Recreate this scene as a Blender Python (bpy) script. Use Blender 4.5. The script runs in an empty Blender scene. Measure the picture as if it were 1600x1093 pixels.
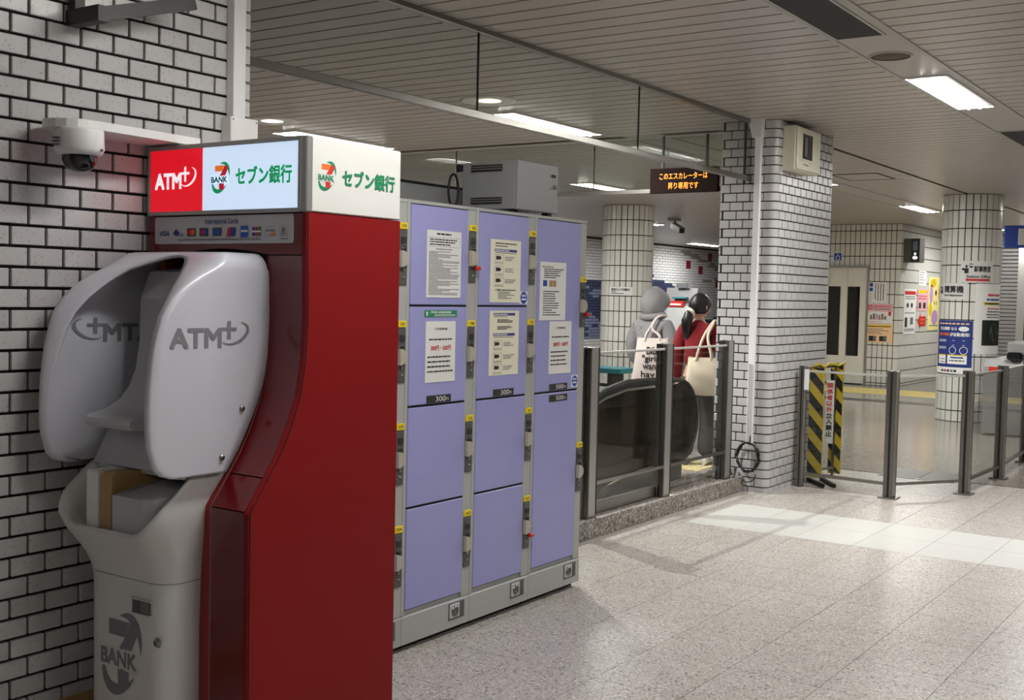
import bpy, bmesh, math, random
from mathutils import Vector, Matrix
random.seed(7)
SC = bpy.context.scene
COL = SC.collection
# ---------------------------------------------------------------- camera, world, exposure
cam_d = bpy.data.cameras.new('camera'); cam = bpy.data.objects.new('camera', cam_d); COL.objects.link(cam)
cam_d.sensor_fit = 'HORIZONTAL'; cam_d.sensor_width = 36.0; cam_d.lens = 40.796
cam_d.clip_start = 0.05; cam_d.clip_end = 200
def cam_matrix(yaw, pit, rol, h):
    f = Vector((math.cos(pit)*math.cos(yaw), math.cos(pit)*math.sin(yaw), math.sin(pit)))
    r = Vector((math.sin(yaw), -math.cos(yaw), 0)); d = f.cross(r)
    r2 = math.cos(rol)*r + math.sin(rol)*d; d2 = -math.sin(rol)*r + math.cos(rol)*d
    m = Matrix(((r2.x, -d2.x, -f.x, 0), (r2.y, -d2.y, -f.y, 0), (r2.z, -d2.z, -f.z, h), (0, 0, 0, 1)))
    return m
cam.matrix_world = cam_matrix(0.601540465, -0.0490038331, -0.0220117684, 1.65)
SC.camera = cam
world = bpy.data.worlds.new('world'); SC.world = world; world.use_nodes = True
world.node_tree.nodes['Background'].inputs[0].default_value = (0.9, 0.92, 1.0, 1)
world.node_tree.nodes['Background'].inputs[1].default_value = 0.14
SC.view_settings.view_transform = 'Standard'; SC.view_settings.look = 'None'
SC.view_settings.gamma = 1.0; SC.view_settings.use_curve_mapping = False
SC.view_settings.exposure = 0.0
LAMP_W = 94.0
CEIL = 3.15
# ---------------------------------------------------------------- materials
def lin(c):
    return tuple((x/255/12.92 if x/255 <= 0.04045 else ((x/255+0.055)/1.055)**2.4) for x in c[:3]) + (1,)
MATS = {}
def M(name, rgb, rough=0.5, metal=0.0, spec=0.5, emit=0.0, var=0.0, bump=None, noise=None, coat=0.0, speck=None, aniso=None):
    """rgb 0-255 sRGB albedo. var: tone change per object. noise=(scale, amount). bump=(scale, strength). speck=(scale, dark rgb, share)"""
    m = bpy.data.materials.new(name); m.use_nodes = True; nt = m.node_tree; N = nt.nodes; L = nt.links
    b = N['Principled BSDF']
    b.inputs['Roughness'].default_value = rough; b.inputs['Metallic'].default_value = metal
    b.inputs['Specular IOR Level'].default_value = spec
    if coat: b.inputs['Coat Weight'].default_value = coat; b.inputs['Coat Roughness'].default_value = 0.08
    col = None; base = lin(rgb)
    b.inputs['Base Color'].default_value = base
    def mixnode(a, bcol, fac):
        mx = N.new('ShaderNodeMix'); mx.data_type = 'RGBA'
        if hasattr(a, 'is_linked'): L.new(a, mx.inputs[6])
        else: mx.inputs[6].default_value = a
        mx.inputs[7].default_value = bcol
        if hasattr(fac, 'is_linked'): L.new(fac, mx.inputs[0])
        else: mx.inputs[0].default_value = fac
        return mx.outputs[2]
    geo = N.new('ShaderNodeNewGeometry') if (noise or bump or speck) else None
    if noise:
        n = N.new('ShaderNodeTexNoise'); n.inputs['Scale'].default_value = noise[0]; n.inputs['Detail'].default_value = 4
        L.new(geo.outputs['Position'], n.inputs['Vector'])
        r = N.new('ShaderNodeMapRange'); r.inputs[1].default_value = 0.3; r.inputs[2].default_value = 0.7
        r.inputs[3].default_value = 0; r.inputs[4].default_value = noise[1]
        L.new(n.outputs[0], r.inputs[0])
        col = mixnode(base, tuple(x*0.35 for x in base[:3])+(1,), r.outputs[0])
    if speck:
        for (sc, c2, share, off) in speck:
            v = N.new('ShaderNodeTexVoronoi'); v.inputs['Scale'].default_value = sc
            mp = N.new('ShaderNodeMapping'); mp.inputs['Location'].default_value = (off, off*2, off*3)
            L.new(geo.outputs['Position'], mp.inputs[0]); L.new(mp.outputs[0], v.inputs['Vector'])
            sp = N.new('ShaderNodeSeparateColor'); L.new(v.outputs['Color'], sp.inputs[0])
            lt = N.new('ShaderNodeMath'); lt.operation = 'LESS_THAN'; lt.inputs[1].default_value = share
            L.new(sp.outputs[0], lt.inputs[0])
            col = mixnode(col if col else base, lin(c2), lt.outputs[0])
    if var:
        oi = N.new('ShaderNodeObjectInfo'); hs = N.new('ShaderNodeHueSaturation')
        mr = N.new('ShaderNodeMapRange'); mr.inputs[3].default_value = 1-var; mr.inputs[4].default_value = 1+var
        L.new(oi.outputs['Random'], mr.inputs[0]); L.new(mr.outputs[0], hs.inputs['Value'])
        if col: L.new(col, hs.inputs['Color'])
        else: hs.inputs['Color'].default_value = base
        col = hs.outputs[0]
    if col: L.new(col, b.inputs['Base Color'])
    if bump:
        n = N.new('ShaderNodeTexNoise'); n.inputs['Scale'].default_value = bump[0]; n.inputs['Detail'].default_value = 3
        mp = N.new('ShaderNodeMapping')
        if aniso: mp.inputs['Scale'].default_value = aniso
        L.new(geo.outputs['Position'], mp.inputs[0]); L.new(mp.outputs[0], n.inputs['Vector'])
        bp = N.new('ShaderNodeBump'); bp.inputs['Strength'].default_value = bump[1]; bp.inputs['Distance'].default_value = 0.002
        L.new(n.outputs[0], bp.inputs['Height']); L.new(bp.outputs[0], b.inputs['Normal'])
    if emit:
        b.inputs['Emission Color'].default_value = base; b.inputs['Emission Strength'].default_value = emit
    MATS[name] = m
    return m
def glass_mat(name, tint, refl=0.9):
    m = bpy.data.materials.new(name); m.use_nodes = True; nt = m.node_tree; N = nt.nodes; L = nt.links
    N.remove(N['Principled BSDF']); out = N['Material Output']
    t = N.new('ShaderNodeBsdfTransparent'); t.inputs[0].default_value = lin(tint)
    g = N.new('ShaderNodeBsdfGlossy'); g.inputs['Roughness'].default_value = 0.015; g.inputs[0].default_value = (refl, refl, refl, 1)
    lw = N.new('ShaderNodeLayerWeight'); lw.inputs[0].default_value = .5
    pw = N.new('ShaderNodeMath'); pw.operation = 'POWER'; pw.inputs[1].default_value = 5.0; L.new(lw.outputs['Facing'], pw.inputs[0])
    fr = N.new('ShaderNodeMath'); fr.operation = 'MULTIPLY_ADD'; fr.inputs[1].default_value = .9; fr.inputs[2].default_value = .04; L.new(pw.outputs[0], fr.inputs[0])
    mx = N.new('ShaderNodeMixShader'); L.new(fr.outputs[0], mx.inputs[0]); L.new(t.outputs[0], mx.inputs[1]); L.new(g.outputs[0], mx.inputs[2])
    L.new(mx.outputs[0], out.inputs[0]); MATS[name] = m
    return m
M('black', (14, 13, 13), .6); M('joint', (24, 23, 22), .9); M('dark', (44, 42, 40), .5)
M('brick', (190, 188, 187), .22, var=.07, bump=(130, .25), speck=[(190, (166, 162, 158), .035, 0)])
M('brick_pillar', (192, 190, 189), .3, var=.06, bump=(130, .15))
M('tile_white', (222, 221, 213), .2, var=.04)
TZ = [(92, (116, 108, 102), .10, 0), (120, (210, 206, 201), .16, 3.1), (160, (146, 138, 132), .16, 7.7)]
M('terrazzo', (180, 174, 167), .34, var=.035, speck=TZ, bump=(160.0, .12))
M('tile_floor_white', (192, 191, 187), .5, var=.02, bump=(3.0, .05))
M('floor_far', (158, 150, 140), .16, noise=(2.0, .2), speck=[(60, (130, 122, 114), .2, 0)], bump=(3.0, .06))
M('granite_kerb', (140, 133, 126), .5, speck=[(65, (84, 78, 73), .22, 0), (80, (186, 179, 171), .22, 2.3), (100, (110, 103, 97), .2, 5.5)])
M('kerb_top', (140, 134, 128), .2, speck=[(80, (95, 88, 82), .2, 0), (100, (170, 162, 155), .2, 3.3)])
M('slat', (180, 173, 166), .3, var=.015, spec=.6)
M('slat_gap', (30, 27, 25), .8)
M('ceiling_metal', (178, 175, 169), .38)
M('steel', (150, 147, 142), .28, metal=1.0, bump=(60, .12), aniso=(30, 30, .6))
M('steel_dark', (132, 128, 123), .35, metal=1.0, bump=(60, .1), aniso=(30, 30, .6))
M('steel_light', (196, 195, 190), .3, metal=1.0); M('steel_plate', (178, 175, 170), .45, metal=.8)
M('alu', (172, 172, 170), .42, metal=.7)
M('red', (128, 14, 17), .45, spec=.2); M('red_lip', (140, 16, 20), .45, spec=.3); M('red_gloss', (100, 10, 18), .16, coat=.3)
M('gasket', (120, 100, 86), .7)
M('atm_white', (214, 213, 211), .36, noise=(2.5, .06)); M('atm_grey', (190, 190, 194), .4)
M('hood', (200, 200, 209), .3, coat=.2); M('hood_print', (124, 124, 130), .5)
M('tan', (176, 140, 92), .5, noise=(25, .12)); M('paper', (232, 232, 228), .7); M('cream', (236, 232, 208), .7)
M('print', (38, 38, 42), .7); M('print_grey', (110, 110, 112), .7); M('print_red', (196, 36, 34), .7); M('print_blue', (36, 56, 130), .6)
M('print_green', (20, 130, 84), .6); M('print_orange', (226, 110, 34), .6); M('print_white', (240, 240, 238), .6)
M('sign_white_lit', (206, 226, 250), .5, emit=.8); M('sign_red_lit', (222, 18, 36), .5, emit=.75)
M('lit_white', (240, 240, 245), .5, emit=.8); M('lit_green', (16, 160, 100), .5, emit=.5); M('lit_orange', (240, 120, 40), .5, emit=.6); M('lit_red', (200, 30, 50), .5, emit=.5); M('lit_dark', (20, 100, 80), .5, emit=.3)
M('white_panel', (220, 219, 215), .4)
M('locker_grey', (176, 177, 174), .42, noise=(5, .06)); M('locker_door', (160, 161, 214), .4, noise=(3, .07)); M('lock_dark', (84, 84, 82), .45)
M('machine_light', (140, 142, 140), .4); M('machine_grey', (112, 112, 112), .4); M('lock_handle', (182, 176, 160), .4); M('yellow_tag', (240, 212, 30), .5); M('red_key', (206, 30, 30), .4)
M('cab_grey', (150, 151, 150), .45); M('white_plastic', (226, 224, 222), .4); M('cream_box', (226, 222, 200), .45)
M('dome', (18, 16, 20), .06, coat=.5); M('screen', (12, 14, 22), .12)
M('rubber', (20, 20, 20), .5); M('led_body', (30, 15, 11), .7, spec=.1); M('led_text', (255, 150, 40), .5, emit=2.2)
M('tube_lit', (255, 255, 250), .5, emit=16.0)
M('downlight', (235, 228, 215), .35, metal=.4); M('down_lit', (255, 248, 235), .5, emit=1.3)
M('vent_dark', (84, 84, 84), .6); M('speaker', (92, 86, 74), .7)
M('yellow', (226, 196, 30), .5); M('tactile', (206, 184, 112), .6)
M('barrier_yellow', (186, 162, 36), .5); M('rail_light', (200, 199, 192), .35, metal=.3); M('plate_dark', (96, 92, 88), .4); M('teal', (46, 120, 130), .4); M('signblue', (34, 70, 170), .4)
M('mural_white', (206, 206, 206), .3); M('mural_navy', (58, 64, 92), .3); M('mural_blue', (116, 124, 150), .3); M('mural_red', (128, 24, 44), .3); M('mural_tan', (150, 140, 126), .3)
M('dark_stone', (120, 116, 110), .5); M('door_paint', (222, 220, 208), .4); M('shutter', (120, 118, 116), .5, metal=.4)
M('skin', (214, 170, 146), .5); M('hair', (18, 15, 15), .42); M('sweater', (118, 16, 26), .9, bump=(220, .5)); M('jeans', (70, 68, 68), .85, bump=(300, .3)); M('hoodie', (150, 149, 150), .95, bump=(200, .4)); M('canvas', (226, 212, 190), .9, bump=(260, .35)); M('canvas_pink', (232, 218, 212), .9, bump=(260, .3)); M('shoe', (232, 230, 226), .5); M('scrunchie', (236, 228, 210), .9); M('grey_trouser', (108, 108, 112), .9)
M('pink', (226, 172, 180), .7); M('peach', (244, 204, 160), .7); M('poster_yellow', (248, 236, 150), .6); M('poster_navy', (32, 52, 124), .45); M('lilac', (196, 150, 200), .6); M('photo_dark', (40, 44, 40), .4); M('brown', (150, 104, 70), .5)
glass_mat('glass', (250, 251, 250), .7); glass_mat('glass_smoke', (246, 248, 246), .5); glass_mat('glass_dull', (240, 243, 240), .12); glass_mat('glass_brown', (120, 112, 98), .3)
# ---------------------------------------------------------------- mesh helpers
W = {}
class MB:
    def __init__(s): s.v = []; s.f = []; s.mi = []; s.mats = []; s.sm = []
    def m(s, name):
        if name not in s.mats: s.mats.append(name)
        return s.mats.index(name)
    def add(s, verts, faces, mat, smooth=False):
        o = len(s.v); s.v += [tuple(p) for p in verts]; k = s.m(mat)
        for f in faces: s.f.append([i+o for i in f]); s.mi.append(k); s.sm.append(smooth)
        return s
    def box(s, lo, hi, mat, c=0.0):
        (a, b, d), (e, g, h) = lo, hi
        if not c:
            return s.add([(a,b,d),(e,b,d),(e,g,d),(a,g,d),(a,b,h),(e,b,h),(e,g,h),(a,g,h)], [(0,3,2,1),(4,5,6,7),(0,1,5,4),(1,2,6,5),(2,3,7,6),(3,0,4,7)], mat)
        c = min(c, (e-a)*.49, (g-b)*.49, (h-d)*.49)
        V = []; idx = {}
        for ix in (0,1):
            for iy in (0,1):
                for iz in (0,1):
                    for ax in range(3):
                        p = [(a,e)[ix], (b,g)[iy], (d,h)[iz]]
                        for k in range(3):
                            if k != ax: p[k] += c*(1, -1)[(ix,iy,iz)[k]]
                        idx[(ix,iy,iz,ax)] = len(V); V.append(tuple(p))
        F = []
        for ax in range(3):
            o = [k for k in range(3) if k != ax]
            for sd in (0,1):
                q = []
                for (p, r) in ((0,0),(1,0),(1,1),(0,1)):
                    t = [0,0,0]; t[ax] = sd; t[o[0]] = p; t[o[1]] = r; q.append(idx[tuple(t)+(ax,)])
                F.append(q)
        for ax in range(3):
            o = [k for k in range(3) if k != ax]
            for p in (0,1):
                for r in (0,1):
                    t0 = [0,0,0]; t0[o[0]] = p; t0[o[1]] = r; t1 = list(t0); t1[ax] = 1
                    F.append([idx[tuple(t0)+(o[0],)], idx[tuple(t0)+(o[1],)], idx[tuple(t1)+(o[1],)], idx[tuple(t1)+(o[0],)]])
        for ix in (0,1):
            for iy in (0,1):
                for iz in (0,1): F.append([idx[(ix,iy,iz,k)] for k in range(3)])
        return s.add(V, F, mat)
    def prism(s, poly, axis, a, b, mat, smooth=False):
        """poly 2D in the two other axes (in xyz order), extruded along axis from a to b"""
        n = len(poly)
        def P(p, t):
            q = list(p); q.insert(axis, t); return tuple(q)
        V = [P(p, a) for p in poly] + [P(p, b) for p in poly]
        s.add(V, [list(range(n)), list(range(n, 2*n))], mat)
        o = len(s.v) - 2*n; k = s.m(mat)
        for i in range(n):
            s.f.append([o+i, o+(i+1) % n, o+n+(i+1) % n, o+n+i]); s.mi.append(k); s.sm.append(smooth)
        return s
    def cyl(s, c, r, h, mat, axis=2, n=20, r2=None, smooth=True):
        r2 = r if r2 is None else r2; V = []
        for (t, rr) in ((0, r), (h, r2)):
            for i in range(n):
                a = 2*math.pi*i/n; q = [rr*math.cos(a), rr*math.sin(a)]; q.insert(axis, t)
                V.append((c[0]+q[0], c[1]+q[1], c[2]+q[2]))
        s.add(V, [list(range(n)), list(range(n, 2*n))], mat)
        o = len(s.v)-2*n; k = s.m(mat)
        for i in range(n):
            s.f.append([o+i, o+(i+1) % n, o+n+(i+1) % n, o+n+i]); s.mi.append(k); s.sm.append(smooth)
        return s
    def grid(s, rows, mat, close=False, smooth=True):
        nr = len(rows); nc = len(rows[0]); F = []
        for i in range(nr-1):
            for j in range(nc if close else nc-1):
                F.append([i*nc+j, i*nc+(j+1) % nc, (i+1)*nc+(j+1) % nc, (i+1)*nc+j])
        return s.add([p for r in rows for p in r], F, mat, smooth)
    def lathe(s, prof, c, mat, n=24, axis=2):
        rows = []
        for (r, t) in prof:
            row = []
            for i in range(n):
                a = 2*math.pi*i/n; q = [r*math.cos(a), r*math.sin(a)]; q.insert(axis, t)
                row.append((c[0]+q[0], c[1]+q[1], c[2]+q[2]))
            rows.append(row)
        return s.grid(rows, mat, close=True)
    def tube(s, path, r, mat, n=8, closed=False):
        P = [Vector(p) for p in path]; rows = []; up = Vector((0, 0, 1)); prev = None
        for i, p in enumerate(P):
            if closed: t = P[(i+1) % len(P)] - P[i-1]
            else: t = P[min(i+1, len(P)-1)] - P[max(i-1, 0)]
            t.normalize()
            if prev is None:
                a = t.cross(up)
                if a.length < 1e-3: a = t.cross(Vector((1, 0, 0)))
            else: a = prev - t*prev.dot(t)
            a.normalize(); b = t.cross(a); prev = a
            rr = r[i] if isinstance(r, (list, tuple)) else r
            rows.append([tuple(p + rr*(math.cos(2*math.pi*j/n)*a + math.sin(2*math.pi*j/n)*b)) for j in range(n)])
        if closed: rows.append(rows[0])
        s.grid(rows, mat, close=True)
        if not closed:
            o = len(s.v) - len(rows)*n
            s.f.append([o+j for j in range(n)]); s.mi.append(s.m(mat)); s.sm.append(False)
            s.f.append([o+(len(rows)-1)*n+j for j in range(n)]); s.mi.append(s.m(mat)); s.sm.append(False)
        return s
    def bar(s, p, q, w, h, mat):
        """rectangular bar from p to q; w across (horizontal), h in height"""
        p = Vector(p); q = Vector(q); t = (q-p).normalized(); up = Vector((0, 0, 1))
        if abs(t.z) > .95: up = Vector((1, 0, 0))
        a = t.cross(up).normalized()*w/2; b = a.cross(t).normalized()*h/2
        V = [p-a-b, p+a-b, p+a+b, p-a+b, q-a-b, q+a-b, q+a+b, q-a+b]
        return s.add(V, [(0,1,2,3),(7,6,5,4),(0,4,5,1),(1,5,6,2),(2,6,7,3),(3,7,4,0)], mat)
    def mesh(s, name, origin=None, recalc=True):
        if origin is None:
            xs = [p[0] for p in s.v]; ys = [p[1] for p in s.v]; zs = [p[2] for p in s.v]
            origin = ((min(xs)+max(xs))/2, (min(ys)+max(ys))/2, min(zs))
        me = bpy.data.meshes.new(name)
        me.from_pydata([(p[0]-origin[0], p[1]-origin[1], p[2]-origin[2]) for p in s.v], [], s.f)
        for k in s.mats: me.materials.append(MATS[k])
        me.polygons.foreach_set('material_index', s.mi); me.polygons.foreach_set('use_smooth', s.sm)
        if recalc:
            bm = bmesh.new(); bm.from_mesh(me); bmesh.ops.recalc_face_normals(bm, faces=bm.faces); bm.to_mesh(me); bm.free()
        me.update()
        return me, Vector(origin)
    def build(s, name, parent=None, origin=None, recalc=True):
        me, o = s.mesh(name, origin, recalc)
        return put(name, me, o, parent)
def put(name, me, loc, parent=None):
    ob = bpy.data.objects.new(name, me); COL.objects.link(ob); loc = Vector(loc)
    W[ob.name] = loc
    if parent is not None:
        ob.parent = parent; ob.location = loc - W[parent.name]
    else: ob.location = loc
    return ob
def tag(o, label=None, cat=None, group=None, kind=None):
    if label: o['label'] = label
    if cat: o['category'] = cat
    if group: o['group'] = group
    if kind: o['kind'] = kind
    return o
def thing(name, loc, label, cat, group=None):
    o = bpy.data.objects.new(name, None); COL.objects.link(o); o.location = loc; W[o.name] = Vector(loc); o.empty_display_size = .1
    return tag(o, label, cat, group)
def struct(o): o['kind'] = 'structure'; return o
def stuff(o): o['kind'] = 'stuff'; return o
def B(lo, hi, mat, name, parent=None, c=0.0): return MB().box(lo, hi, mat, c).build(name, parent)
def interp(x, tab):
    if x <= tab[0][0]: return tab[0][1]
    for (a, p), (b, q) in zip(tab, tab[1:]):
        if x <= b: return p + (q-p)*(x-a)/(b-a)
    return tab[-1][1]
# ---------------------------------------------------------------- flat print
_tc = bpy.data.curves.new('lettering_source', 'FONT'); _to = bpy.data.objects.new('lettering_source', _tc)
_tsc = bpy.data.scenes.new('lettering_scratch'); _tsc.collection.objects.link(_to)
_cache = {}
def glyphs(body, bold):
    k = (body, bold)
    if k in _cache: return _cache[k]
    _tc.body = body; _tc.resolution_u = 3; _tc.offset = bold; _tc.align_x = 'LEFT'
    _tsc.view_layers[0].update(); dg = _tsc.view_layers[0].depsgraph
    me = bpy.data.meshes.new_from_object(_to.evaluated_get(dg))
    v = [(p.co.x, p.co.y) for p in me.vertices]; f = [list(p.vertices) for p in me.polygons]
    bpy.data.meshes.remove(me)
    if v:
        x0 = min(p[0] for p in v); x1 = max(p[0] for p in v); y0 = min(p[1] for p in v); y1 = max(p[1] for p in v)
    else: x0 = y0 = 0; x1 = y1 = 1
    _cache[k] = (v, f, x0, x1, y0, y1)
    return _cache[k]
class Print:
    """flat print on a surface: fn(u, v, d) -> point, u right, v up, d off the surface (metres)"""
    def __init__(s, fn): s.fn = fn; s.mb = MB(); s.lay = 0.0003
    def up(s): s.lay += 0.0003; return s
    def poly(s, pts, mat, faces=None):
        s.mb.add([s.fn(u, v, s.lay) for u, v in pts], faces or [list(range(len(pts)))], mat); return s
    def rect(s, u0, v0, u1, v1, mat, n=1):
        for i in range(n):
            a = u0+(u1-u0)*i/n; b = u0+(u1-u0)*(i+1)/n
            s.poly([(a, v0), (b, v0), (b, v1), (a, v1)], mat)
        return s
    def frame(s, u0, v0, u1, v1, t, mat):
        s.rect(u0, v0, u1, v0+t, mat); s.rect(u0, v1-t, u1, v1, mat); s.rect(u0, v0+t, u0+t, v1-t, mat); s.rect(u1-t, v0+t, u1, v1-t, mat); return s
    def text(s, body, u0, v0, u1, v1, mat, bold=0.0, shear=0.0, fit=True, mirror=False):
        """bold: stroke widening in units of the letter height, made by overprinting"""
        v, f, x0, x1, y0, y1 = glyphs(body, 0.0)
        sx = (u1-u0)/(x1-x0); sy = (v1-v0)/(y1-y0)
        if not fit: sx = sy
        h = (v1-v0)*bold
        for (du, dv) in ([(0, 0)] if not bold else [(-h, -h), (h, -h), (-h, h), (h, h), (0, 0)]):
            P = []
            for (x, y) in v:
                a = (x-x0)*sx; b = (y-y0)*sy
                if mirror: a = (u1-u0) - a
                P.append((u0 + a + shear*b + du*(sx/sy if sx > 1 else 1), v0 + b + dv))
            s.poly(P, mat, f); s.lay += .00006
        return s
    def scrawl(s, u0, u1, v, h, mat, rnd, word=(3, 9), fill=1.0):
        u = u0; end = u0 + (u1-u0)*fill
        while u < end:
            w = h*rnd.uniform(*word)*.5
            s.rect(u, v, min(u+w, end), v+h, mat); u += w + h*.5
        return s
    def disc(s, u, v, ru, rv, mat, n=24, a0=0, a1=360):
        pts = [(u+ru*math.cos(math.radians(a0+(a1-a0)*i/n)), v+rv*math.sin(math.radians(a0+(a1-a0)*i/n))) for i in range(n+(0 if a1-a0 == 360 else 1))]
        return s.poly(pts, mat)
    def swoosh(s, cu, cv, ra, rb, rot, a0, a1, w0, w1, mat, n=28):
        """crescent along an ellipse arc, thin at both ends (w0) and wide in the middle (w1)"""
        P = []
        for i in range(n+1):
            t = i/n; a = math.radians(a0+(a1-a0)*t); w = w0+(w1-w0)*math.sin(math.pi*t)
            for q in (1, 0):
                x = (ra-w*q)*math.cos(a); y = (rb-w*q)*math.sin(a)
                P.append((cu+x*math.cos(rot)-y*math.sin(rot), cv+x*math.sin(rot)+y*math.cos(rot)))
        return s.poly(P, mat, [[2*i, 2*i+1, 2*i+3, 2*i+2] for i in range(n)])
    def build(s, name, parent): return stuff(s.mb.build(name, parent, recalc=False))
def plane(o, u, v):
    o = Vector(o); u = Vector(u).normalized(); v = Vector(v).normalized(); n = u.cross(v)
    return lambda a, b, d: tuple(o + u*a + v*b + n*d)
FRONT = lambda x: plane((x, 0, 0), (0, -1, 0), (0, 0, 1))      # faces -x ; u = -y
SIDE = lambda y: plane((0, y, 0), (1, 0, 0), (0, 0, 1))        # faces -y ; u = x
def drum(cx, cy, r):                                           # upright cylinder; u = angle in degrees
    return lambda a, b, d: (cx+(r+d)*math.cos(math.radians(a)), cy+(r+d)*math.sin(math.radians(a)), b)
# ================================================================= SETTING
rnd = random.Random(11)
# ---- floor
fl = MB()
fl.box((2.8, -.45, -.2), (11.2, 3.96, -.005), 'joint')
fl.box((-4, -7, -.2), (2.81, 3.96, 0), 'terrazzo'); fl.box((2.81, -7, -.2), (38, -.44, 0), 'terrazzo')
fl.box((11.18, -.44, -.2), (38, 16, 0), 'floor_far'); fl.box((10.6, 3.95, -.2), (11.19, 16, 0), 'floor_far')
fl.box((-4, 6.1, -.2), (10.61, 16, 0), 'floor_far')
floor = struct(fl.build('floor', origin=(5, 2, 0)))
TXP, TYP = .489, .4115
tm, _ = MB().box((.0012, .0012, -.012), (TXP-.0012, TYP-.0012, 0), 'terrazzo').mesh('floor_tile', (0, 0, 0))
tw, _ = MB().box((.0012, .0012, -.012), (TXP-.0012, TYP-.0012, 0), 'tile_floor_white').mesh('floor_tile_white', (0, 0, 0))
te, _ = MB().box((.0012, .0012, -.012), (TXP-.0012, .236, 0), 'terrazzo').mesh('floor_tile_edge', (0, 0, 0))
for k in range(-10, 7):
    for j in range(-5, 6):
        me = te if j == 5 else (tw if k in (0, 1) else tm)
        put('floor_tile', me, (7.713+TXP*k, 1.654+TYP*j, 0), floor)
# ---- ceiling
ceiling = struct(MB().box((-4, -7, CEIL+.016), (38, 16, CEIL+.2), 'slat_gap').build('ceiling', origin=(5, 2, CEIL)))
PITCH = .1808
def slat_mesh(y0, y1):
    return MB().box((.0085, y0, 0), (PITCH-.0085, y1, .012), 'slat').mesh('slat', (0, 0, 0))[0]
rest = MB()
def bay(y0, y1, xa, xb, xmax, xmin=-4):
    me = slat_mesh(y0, y1)
    k = math.floor((xmin-4.45)/PITCH)
    while 4.45+k*PITCH < xmax:
        x = 4.45+k*PITCH
        if xa <= x <= xb: put('slat', me, (x, 0, CEIL), ceiling)
        else: rest.box((x+.0085, y0, CEIL), (x+PITCH-.0085, y1, CEIL+.012), 'slat')
        k += 1
bay(-7, 1.97, 5.3, 15.5, 38)
bay(2.36, 3.945, 3.3, 15.5, 38)
bay(4.0, 11.0, 4.2, 9.8, 9.8)
bay(4.0, 5.05, 9.9, 17, 38, 9.85); bay(5.45, 11.0, 9.9, 17, 38, 9.85)
bay(11.0, 16, 50, 51, 38)
stuff(rest.build('slats', ceiling))
def strip(n, lo, hi, m='ceiling_metal', c=.003): return struct(B(lo, hi, m, n, None, c))
ch = strip('trim_1', (-4, 2.0, CEIL-.002), (38, 2.33, CEIL+.014))
for y in (1.975, 2.335): B((-4, y-.006, CEIL-.008), (38, y+.022, CEIL+.013), 'ceiling_metal', 'edge_strip', ch, .003)
ch2 = strip('trim_2', (9.9, 5.07, CEIL-.002), (38, 5.43, CEIL+.014))
for y in (5.05, 5.435): B((9.9, y-.006, CEIL-.008), (38, y+.016, CEIL+.013), 'ceiling_metal', 'edge_strip', ch2, .003)
strip('trim_4', (9.8, 4.25, CEIL-.006), (9.9, 16, CEIL+.013))
# ---- walls that close the station hall
struct(B((-4, 15.52, 0), (38, 15.7, 3.3), 'joint', 'wall_mural'))
struct(B((37.6, -7, 0), (37.9, 16, 3.3), 'tile_white', 'wall_back'))
struct(B((-4, -7, 0), (38, -6.8, 3.3), 'dark_stone', 'wall_right'))
struct(B((-4.2, -7, 0), (-4, 16, 3.3), 'dark_stone', 'wall_front'))
# ---- brick wall on the left, behind the cash machine
wall = struct(MB().box((-4, 3.764, 0), (3.44, 4.6, CEIL+.01), 'joint').build('wall_left', origin=(3, 3.75, 0)))
BR, BH, G = .14, .0735, .0105
def brick_mesh(w, h, d, mat, c=.0022, name='brick'): return MB().box((0, 0, 0), (w, d, h), mat, c).mesh(name, (0, 0, 0))[0]
bm1 = brick_mesh(BR-G, BH-G, .03, 'brick')
far_b = MB(); nb = 0
for k in range(-24, 19):
    z = 1.777+BH*k
    if z < 0: continue
    off = 2.845 if k % 2 else 2.845+BR/2
    i = math.floor((-1.0-off)/BR)
    while off+i*BR < 3.43:
        x = off+i*BR; x1 = min(x+BR, 3.462)
        seen = x > 2.18 and .02 < z < 2.72 and not (x > 2.98 and z < 2.0) and not (x > 2.62 and .1 < z < 1.6)
        if seen and x1-x > BR-.002 and nb < 299: put('brick', bm1, (x+G/2, 3.75, z+G/2), wall); nb += 1
        elif x1-x > .03: far_b.box((x+G/2, 3.75, z+G/2), (x1-G/2, 3.78, z+BH-G/2), 'brick', .002)
        i += 1
    # rounded end bricks
    far_b.box((3.43, 3.76, z+G/2), (3.462, 4.1, z+BH-G/2), 'brick', .004)
stuff(far_b.build('bricks', wall))
struct(B((-4, 3.738, 0), (3.47, 3.76, .112), 'tan', 'baseboard_left', None, .004))
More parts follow.
